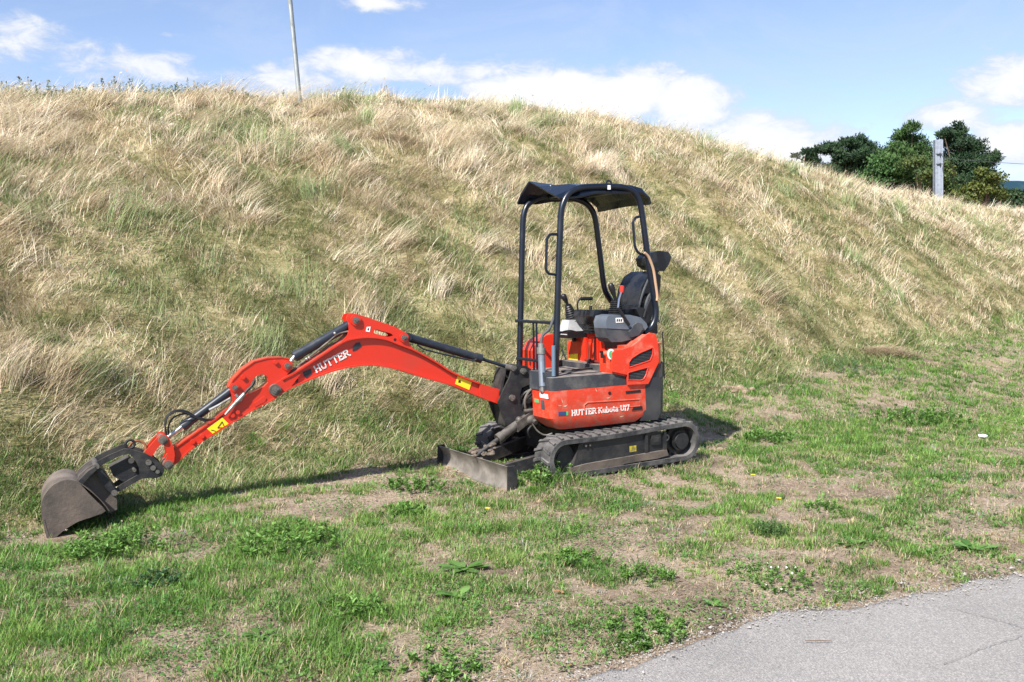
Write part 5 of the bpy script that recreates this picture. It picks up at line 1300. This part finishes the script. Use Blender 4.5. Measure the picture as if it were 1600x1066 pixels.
for px, py, rad, h, st, lf, lab, kw in [
    (185, 858, .30, .21, 60, .034, 'lush leafy weed clump crowding the lower right of the bucket', {}),
    (150, 868, .20, .15, 34, .032, 'smaller leafy weed clump directly under the bucket lip', {}),
    (245, 912, .13, .10, 26, .024, 'dark blue-green feathery weed clump below right of the bucket', dict(colors=((.035, .09, .035), (.08, .16, .07)))),
    (450, 858, .33, .14, 48, .036, 'wide low leafy weed patch below the boom shadow', {}),
    (860, 760, .15, .24, 20, .034, 'tall leafy weed climbing against the front of the near rubber track', dict(lean=.12, per=34)),
    (878, 752, .07, .33, 7, .040, 'tallest upright weed in front of the near track idler', dict(lean=.1, per=34)),
    (835, 768, .14, .15, 20, .03, 'low weed tuft at the near end of the dozer blade', {}),
    (1202, 838, .13, .14, 46, .018, 'rounded fine-leaved bush of weed right of centre near the path', dict(colors=((.07, .15, .045), (.14, .24, .08)), per=34)),
    (1205, 905, .24, .07, 46, .020, 'clover patch with small white flower heads close to the path', dict(flowers=(M_WHITE_FL, .006, .18))),
    (1195, 690, .30, .13, 40, .040, 'bright leafy weed patch right of the rear of the tracks', {}),
    (1440, 660, .55, .15, 60, .045, 'broad dark leafy weed patch far right on the verge', {}),
    (650, 765, .22, .12, 30, .034, 'leafy weed patch left of the dozer blade', {}),
    (630, 805, .18, .09, 22, .032, 'low leafy weed patch in front of the dozer blade shadow', {}),
    (1290, 800, .15, .07, 20, .028, 'small green weed patch among dry thatch at right', {}),
    (1010, 905, .17, .10, 26, .034, 'bright green weed tuft in the middle of the lower verge', dict(narrow=.25)),
    (1010, 985, .20, .08, 34, .030, 'creeping weed cluster hugging the asphalt edge', {}),
    (550, 960, .20, .09, 30, .036, 'leafy tuft in the lower left foreground', dict(narrow=.25)),
    (1320, 580, .45, .28, 44, .05, 'blue-green tall grass clump at the foot of the slope on the right', dict(narrow=.12, colors=((.06, .14, .06), (.12, .24, .08)), lean=.2)),
    (1040, 640, .22, .26, 24, .05, 'dark green grass clump behind the counterweight', dict(narrow=.12, lean=.2)),
    (690, 1045, .16, .06, 20, .03, 'flat weed patch at the bottom edge of the picture', {}),
    (900, 880, .20, .07, 24, .03, 'loose green weed tuft below the near track', {}),
]:
    x, y = gp(px, py)
    weed('weed_plant', x, y, rad, h, st, lf, lab, group=G_W, **kw)
for px, py, rad, nl, lab in [(715, 940, .13, 16, 'dandelion-like leaf rosette left of bottom centre'), (725, 893, .15, 20, 'wide ragged leaf rosette above the lower centre bare patch'),
                             (590, 1048, .10, 14, 'broad-leaved rosette at the bottom edge left of centre'), (405, 1000, .12, 16, 'green rosette beside the crumpled brown leaf'),
                             (1115, 945, .09, 12, 'small pale rosette at the edge of the asphalt path'), (1520, 862, .15, 18, 'isolated rosette in dry turf at far right'),
                             (1330, 855, .11, 14, 'small rosette in the thatch above the path')]:
    rosette(*gp(px, py), rad, nl, lab, group='leaf rosettes in the verge')
for px, py, lab in [(1215, 805, 'single yellow flower above the fine-leaved weed'), (1175, 762, 'single yellow flower right of the rear track'), (760, 822, 'single yellow flower below the dozer blade')]:
    x, y = gp(px, py); z = float(height(x, y))
    r_ = empty('wild_flower', (x, y, z), lab, 'flower', 'yellow flowers in the verge')
    mb = MB(); mb.tube([(0, 0, 0), (.005, 0, .05), (.008, .004, .10)], .0015, 5); mb.build('stem', M_STEM, r_)
    mb = MB()
    for k in range(8):
        a = k * .785; mb.hexa([(.008, .004, .10), (.008 + .012 * math.cos(a - .25), .004 + .012 * math.sin(a - .25), .103), (.008 + .019 * math.cos(a), .004 + .019 * math.sin(a), .104), (.008 + .012 * math.cos(a + .25), .004 + .012 * math.sin(a + .25), .103),
                               (.008, .004, .103), (.008 + .012 * math.cos(a - .25), .004 + .012 * math.sin(a - .25), .106), (.008 + .019 * math.cos(a), .004 + .019 * math.sin(a), .107), (.008 + .012 * math.cos(a + .25), .004 + .012 * math.sin(a + .25), .106)])
    mb.build('blossom', M_YEL_FL, r_)

# litter, leaves, twig, clods
M_DEAD = material('dead_leaf', (0.30, 0.15, 0.07), 0.8, mottle=(.42, .26, .13), mscale=40)
def dead_leaf(px, py, s, lab, mat=M_DEAD):
    x, y = gp(px, py); z = float(height(x, y)); mb = MB(); n = 9
    for j in range(3):
        ox, oy = random.uniform(-.5, .5) * s, random.uniform(-.5, .5) * s; a0 = random.uniform(0, 6.28)
        c = mb.bm.verts.new((ox, oy, .012 + .2 * s)); ring = []
        for k in range(n):
            a = a0 + k * 6.283 / n; r = s * random.uniform(.5, 1.1) * (.6 if k % 2 else 1)
            ring.append(mb.bm.verts.new((ox + r * math.cos(a), oy + .7 * r * math.sin(a), .012 + s * random.uniform(.1, .75))))
        for k in range(n): mb.bm.faces.new((c, ring[k], ring[(k + 1) % n]))
    o = mb.build('dead_leaf', mat); o.location = (x, y, z); m_ = o.modifiers.new('thickness', 'SOLIDIFY'); m_.thickness = .0012
    return tag(o, lab, 'leaf', 'dry leaves on the verge')
dead_leaf(872, 932, .022, 'curled brown leaf left of the asphalt edge'); dead_leaf(398, 1030, .035, 'crumpled brown leaf in the lower left grass')
dead_leaf(1082, 882, .014, 'small tan leaf near the clover patch'); dead_leaf(1310, 942, .015, 'tan leaf lying on the edge of the asphalt'); dead_leaf(890, 1037, .014, 'small brown leaf by the bottom asphalt corner')
M_PAPER = material('paper_litter', (0.8, 0.8, 0.82), 0.7)
dead_leaf(1534, 686, .05, 'scrap of white litter in the grass at far right', M_PAPER)['category'] = 'litter'
x0, y0 = gp(1258, 1010); x1, y1 = gp(1300, 1009)
mb = MB(); mb.tube([(x0, y0, .022), ((x0 + x1) / 2, (y0 + y1) / 2 - .006, .026), (x1, y1, .021)], .0022, 6); tag(mb.build('twig', material('twig_bark', (.12, .08, .05), .9)), 'thin dark twig lying on the asphalt path', 'twig')
M_CLOD = material('dry_soil', (0.20, 0.145, 0.10), 0.95, mottle=(.32, .24, .17), mscale=14, bump=.8, bscale=30)
def clod(px, py, n, s, lab):
    x, y = gp(px, py); z = float(height(x, y)); mb = MB()
    for i in range(n):
        p = (random.gauss(0, s * .9), random.gauss(0, s * .6), random.uniform(-.2, .35) * s); mb.ball(p, s * random.uniform(.25, .6), 10, (1.2, 1, .7))
    for v in mb.bm.verts: v.co += Vector((random.gauss(0, s * .04), random.gauss(0, s * .04), random.gauss(0, s * .05)))
    o = mb.build('soil_mound', M_CLOD); o.location = (x, y, z); return tag(o, lab, 'soil mound')
clod(1112, 706, 26, .055, 'crumbly earth heap scraped up behind the near track')
clod(1150, 612, 26, .10, 'bare earth scar at the foot of the slope')
clod(250, 905, 20, .03, 'flat bare crumbs of soil below the weeds at left'); 

# heap of cut hay at the foot of the slope
def heap(px, py, s, nb, lab):
    x, y = gp(px, py); z = float(height(x, y)); n = nb
    rx = rng.normal(0, s * .42, n); ry = rng.normal(0, s * .26, n); hz = np.maximum(0, .20 * s * (1 - (rx / s) ** 2 - (ry / (.6 * s)) ** 2)) * rng.random(n)
    root = np.stack([rx, ry, hz], 1)
    col = vary(palette([(.30, .22, .13), (.52, .42, .27), (.66, .56, .40)], rng.random(n)), .12)
    o = blades(root, rng.uniform(.12, .34, n), rng.uniform(.003, .006, n), rng.normal(0.4, .9, n) + math.pi * (rng.random(n) < .4), rng.uniform(.9, 1.5, n), rng.uniform(1.4, 1.9, n), col, 'hay_heap', M_STRAW)
    o.location = (x, y, z); return tag(o, lab, 'hay heap')
heap(1375, 556, .62, 2600, 'small heap of pale cut hay at the foot of the slope')

# tall weeds on the crest, seen against the sky
def crest_at(px, row):
    d0 = view_ray(px, row); best = None
    for D in np.linspace(8, 60, 500):
        x = D * d0.x / d0.y; z = float(height(x, D)); e = (z - CAM_H) / D
        if best is None or e > best[0]: best = (e, x, D, z)
    return best[1], best[2]
G_C = 'tall weeds on the crest of the embankment'
for px, h, st, lab in [(38, .95, 5, 'tallest dark thistle standing on the crest at the far left'), (14, .6, 6, 'short thistle at the very left end of the crest'), (62, .6, 7, 'bushy crest weed right of the tallest thistle'),
                       (178, .72, 7, 'branching crest weed with seed heads'), (196, .62, 5, 'second branching crest weed just right of the first'), (98, .42, 8, 'low leafy weed on the crest between the thistles'), (140, .46, 8, 'leafy crest weed under the pale cloud'),
                       (236, .50, 7, 'crest weed right of the branching pair'), (270, .48, 7, 'grey-green weed on the crest beyond the branching pair'), (292, .58, 6, 'upright crest weed with open top'), (332, .45, 5, 'slim crest weed left of the mast'),
                       (446, .4, 3, 'single thin stalk on the crest just left of the mast'), (385, .30, 6, 'low crest weed halfway to the mast')]:
    x, y = crest_at(px, 130); h *= .66
    weed('crest_weed', x, y, .34 if st > 3 else .05, h, st * 2, .05, lab, 'weed', ((.07, .12, .05), (.16, .22, .09)), G_C, .30, (material('seed_head', (.10, .09, .09), .9), .016, .8) if h > .45 else None, per=22, narrow=.35, stemr=.004)

# ------------------------------------------------------------------ mast, concrete pole, cable
M_GALV = material('galvanised_steel', (0.34, 0.37, 0.38), 0.5, 0.6, mottle=(.26, .29, .30), mscale=4)
x, y = crest_at(470, 130); zb = float(height(x, y))
r_ = empty('mast', (x, y, zb), 'slim grey metal mast rising out of frame behind the crest', 'mast')
top = Vector((-.70, 0, 8.2))
mb = MB(); mb.tube([(0, 0, -.3), tuple(top)], [.047, .034], 16); mb.build('pole', M_GALV, r_)
mb = MB(); mb.tube([tuple(top), tuple(top + Vector((0, 0, .06)))], [.045, .03], 16); mb.build('cap', M_GALV, r_)
M_CONC = material('pale_concrete', (0.27, 0.31, 0.37), 0.85, mottle=(.21, .24, .29), mscale=6, bump=.4, bscale=30)
M_STRAP = material('dark_strap', (0.05, 0.055, 0.07), 0.6)
b0 = at(1468, 330, 50); t0_ = at(1465.5, 219, 50)
r_ = empty('concrete_pole', (b0.x, b0.y, b0.z), 'pale grey concrete pole with dark metal bands behind the crest', 'pole')
mb = MB(); rel = t0_ - b0; 
for (ax, ay, bx_, by_) in ((-.20, -.10, .20, .10), (-.20, -.16, -.13, .16), (.10, -.17, .20, .17)):
    mb.hexa([(ax, ay, -2.5), (bx_, ay, -2.5), (bx_, by_, -2.5), (ax, by_, -2.5)] + [(rel.x + x_, rel.y + y_, rel.z) for x_, y_ in ((ax * .95, ay), (bx_ * .95, ay), (bx_ * .95, by_), (ax * .95, by_))], .01)
mb.build('shaft', M_CONC, r_, 60)
for q in (.80, .66):
    p = rel * q; mb = MB(); mb.box(p.x - .205, p.x + .205, -.185, .185, p.z - .012, p.z + .012, .003)
    mb.box(p.x - .03, p.x + .03, -.25, -.19, p.z - .04, p.z + .04, .005); mb.build('band', M_STRAP, r_)
mb = MB(); mb.tube([(rel.x * .8 + .05, -.22, rel.z * .8), (.10, -.23, rel.z * .72), (-.02, -.235, rel.z * .6), (.06, -.23, rel.z * .5)], .012, 6); mb.build('loose_wire', M_STRAP, r_)
ca = at(1466, 247, 50.3); cb = at(2000, 262, 50.3)
mb = MB(); mb.tube([tuple(ca.lerp(cb, t) - Vector((0, 0, .25 * 4 * t * (1 - t)))) for t in np.linspace(0, 1, 20)], .012, 5); tag(mb.build('cable', M_STRAP), 'thin overhead cable running right from the concrete pole', 'cable')

# ------------------------------------------------------------------ trees beyond the embankment
M_TLEAF = blade_material('tree_foliage', 0.6, 0.22); M_BARK = material('tree_bark', (0.09, 0.065, 0.045), 0.9, mottle=(.16, .12, .08), mscale=3, bump=.6, bscale=8)
def tree(name, D, base_px, lobes, label, cols, size=.20, dens=1.0, needle=False, groundz=3.0, cat='tree', limbs=True):
    """lobes: (px, py, half-width px, half-height px, weight) as measured; each sits at its own depth round D"""
    b = at(base_px, 300, D); root = empty(name, (b.x, D, groundz), label, cat, 'trees beyond the embankment')
    sc = D / FPX; C = []; Nn = []; K = []
    mb = MB(); trunk_top = max(at(l[0], l[1], D).z for l in lobes) - groundz
    mb.tube([(0, 0, -.4), (.1, 0, trunk_top * .35), (-.1, .1, trunk_top * .7), (0, 0, trunk_top * .92)], [.32, .25, .16, .05], 9)
    for (px, py, hw, hh, wt) in lobes:
        c = at(px, py, D); c = Vector((c.x - b.x, random.uniform(-1, 1) * 1.2, c.z - groundz)); rw, rh = hw * sc, hh * sc
        n = int(wt * dens * (rw * rw * rh) ** .62 * 1500)
        z0 = min(c.z * .55, trunk_top * .7)
        if limbs: mb.tube([(0, 0, z0), tuple(c * .5 + Vector((0, 0, z0 * .5))), tuple(c)], [.12, .08, .03], 6)
        ns = max(5, n // 110)                                # clumps within the lobe
        for k in range(ns):
            d = Vector((random.gauss(0, 1), random.gauss(0, 1), random.gauss(0, 1))).normalized() * random.uniform(.35, 1.0)
            cc = c + Vector((d.x * rw, d.y * rw * .9, d.z * rh)); cr = random.uniform(.26, .48) * min(rw, rh * 1.3) + .20
            m = n // ns
            q = rng.normal(0, 1, (m, 3)); q = unit(q) * (rng.random((m, 1)) ** .4) * cr * np.array([1.25, 1.1, .62])
            C.append(np.array(tuple(cc)) + q); Nn.append(unit(q + rng.normal(0, .35 * cr, (m, 3)))); K.append(np.full(m, random.random()))
    C = np.concatenate(C); Nn = np.concatenate(Nn); K = np.concatenate(K); n = len(C)
    D1 = unit(rng.normal(0, 1, (n, 3)) + (np.array([0, 0, .8]) if needle else 0)); U = unit(np.cross(D1, np.cross(Nn, D1)) + rng.normal(0, .3, (n, 3)))
    L_ = size * rng.uniform(.6, 1.5, n) * (1.5 if needle else 1)
    col = vary(palette(list(cols), np.clip(K * .7 + rng.random(n) * .3, 0, 1)), .12)
    co, q, cc = leaf_faces(C, D1, U, L_, L_ * (.3 if needle else .75), col)
    mb.build('trunk', M_BARK, root); raw_mesh('crown', co, q, M_TLEAF, color=cc, parent=root, smooth=False)
PINE = ((.012, .034, .016), (.026, .060, .026), (.05, .095, .038)); BROAD = ((.03, .078, .022), (.055, .125, .034), (.10, .185, .055)); AUT = ((.035, .07, .018), (.07, .105, .028), (.12, .14, .035))
tree('pine_tree', 92, 1320, [(1275, 240, 20, 8, 1), (1300, 230, 22, 10, 1), (1330, 226, 26, 11, 1), (1360, 232, 22, 13, 1), (1268, 252, 18, 5, .8), (1320, 245, 40, 10, 1), (1375, 248, 18, 16, 1), (1345, 256, 40, 12, 1), (1300, 262, 34, 10, 1), (1350, 272, 44, 12, 1), (1285, 274, 26, 8, 1)], 'wide flat-topped dark pine at the left of the tree group', PINE, needle=True, dens=1.1)
tree('pine_tree', 88, 1422, [(1421, 202, 13, 9, 1), (1412, 212, 16, 8, 1), (1425, 222, 24, 14, 1), (1402, 235, 22, 16, 1), (1440, 240, 22, 22, 1), (1415, 250, 28, 18, 1), (1440, 265, 26, 20, 1)], 'tall pine with narrow top in the middle of the tree group', ((.03, .075, .02), (.06, .12, .035), (.08, .16, .045)), needle=True)
tree('pine_tree', 84, 1500, [(1496, 204, 16, 8, 1), (1470, 213, 14, 5, 1), (1488, 213, 22, 9, 1), (1500, 228, 28, 14, 1), (1528, 232, 20, 12, 1), (1545, 246, 18, 9, .8), (1560, 253, 9, 7, .5), (1515, 255, 36, 18, 1), (1500, 280, 34, 22, 1), (1535, 275, 26, 22, 1), (1490, 258, 34, 20, 1), (1480, 295, 40, 20, 1), (1520, 306, 40, 14, 1)], 'dark spreading pine right of the concrete pole', PINE, needle=True, dens=1.15)
tree('broadleaf_tree', 80, 1395, [(1360, 285, 40, 16, 1), (1390, 262, 24, 18, 1), (1405, 285, 30, 22, 1), (1330, 288, 26, 12, 1), (1430, 290, 26, 20, 1), (1372, 262, 22, 15, 1.1), (1392, 272, 26, 16, 1.1), (1380, 298, 60, 14, 1), (1300, 290, 34, 12, 1), (1270, 282, 20, 8, .9)], 'mid green rounded tree low in the tree group', BROAD, size=.2)
tree('broadleaf_tree', 76, 1440, [(1435, 252, 18, 14, 1), (1455, 270, 22, 20, 1), (1480, 262, 16, 16, .9), (1475, 290, 24, 22, 1)], 'yellow-green tree in front of the pines by the pole', AUT, size=.18)
tree('broadleaf_tree', 74, 1540, [(1536, 275, 16, 10, 1), (1545, 292, 22, 18, 1), (1520, 300, 24, 16, 1), (1500, 310, 24, 14, 1), (1560, 305, 10, 12, .8)], 'olive tree with yellowish top at the right end of the tree group', ((.05, .08, .018), (.08, .11, .025), (.14, .15, .03)), size=.18)
tree('conifer_tree', 95, 1239, [(1239, 248, 4, 6, 1), (1240, 256, 7, 7, 1), (1238, 266, 9, 8, 1)], 'small pointed conifer standing alone left of the tree group', ((.05, .06, .04), (.09, .10, .06)), needle=True, limbs=False)
tree('hedge_tree', 120, 1590, [(1560, 314, 14, 12, 1), (1575, 312, 14, 14, 1), (1594, 306, 12, 16, 1), (1612, 310, 20, 18, 1), (1640, 308, 26, 20, 1), (1535, 322, 16, 12, 1), (1580, 328, 40, 12, 1.2), (1530, 332, 40, 10, 1)], 'dark distant tree belt at the right edge of the picture', ((.03, .06, .025), (.05, .09, .035)), size=.3, cat='tree')
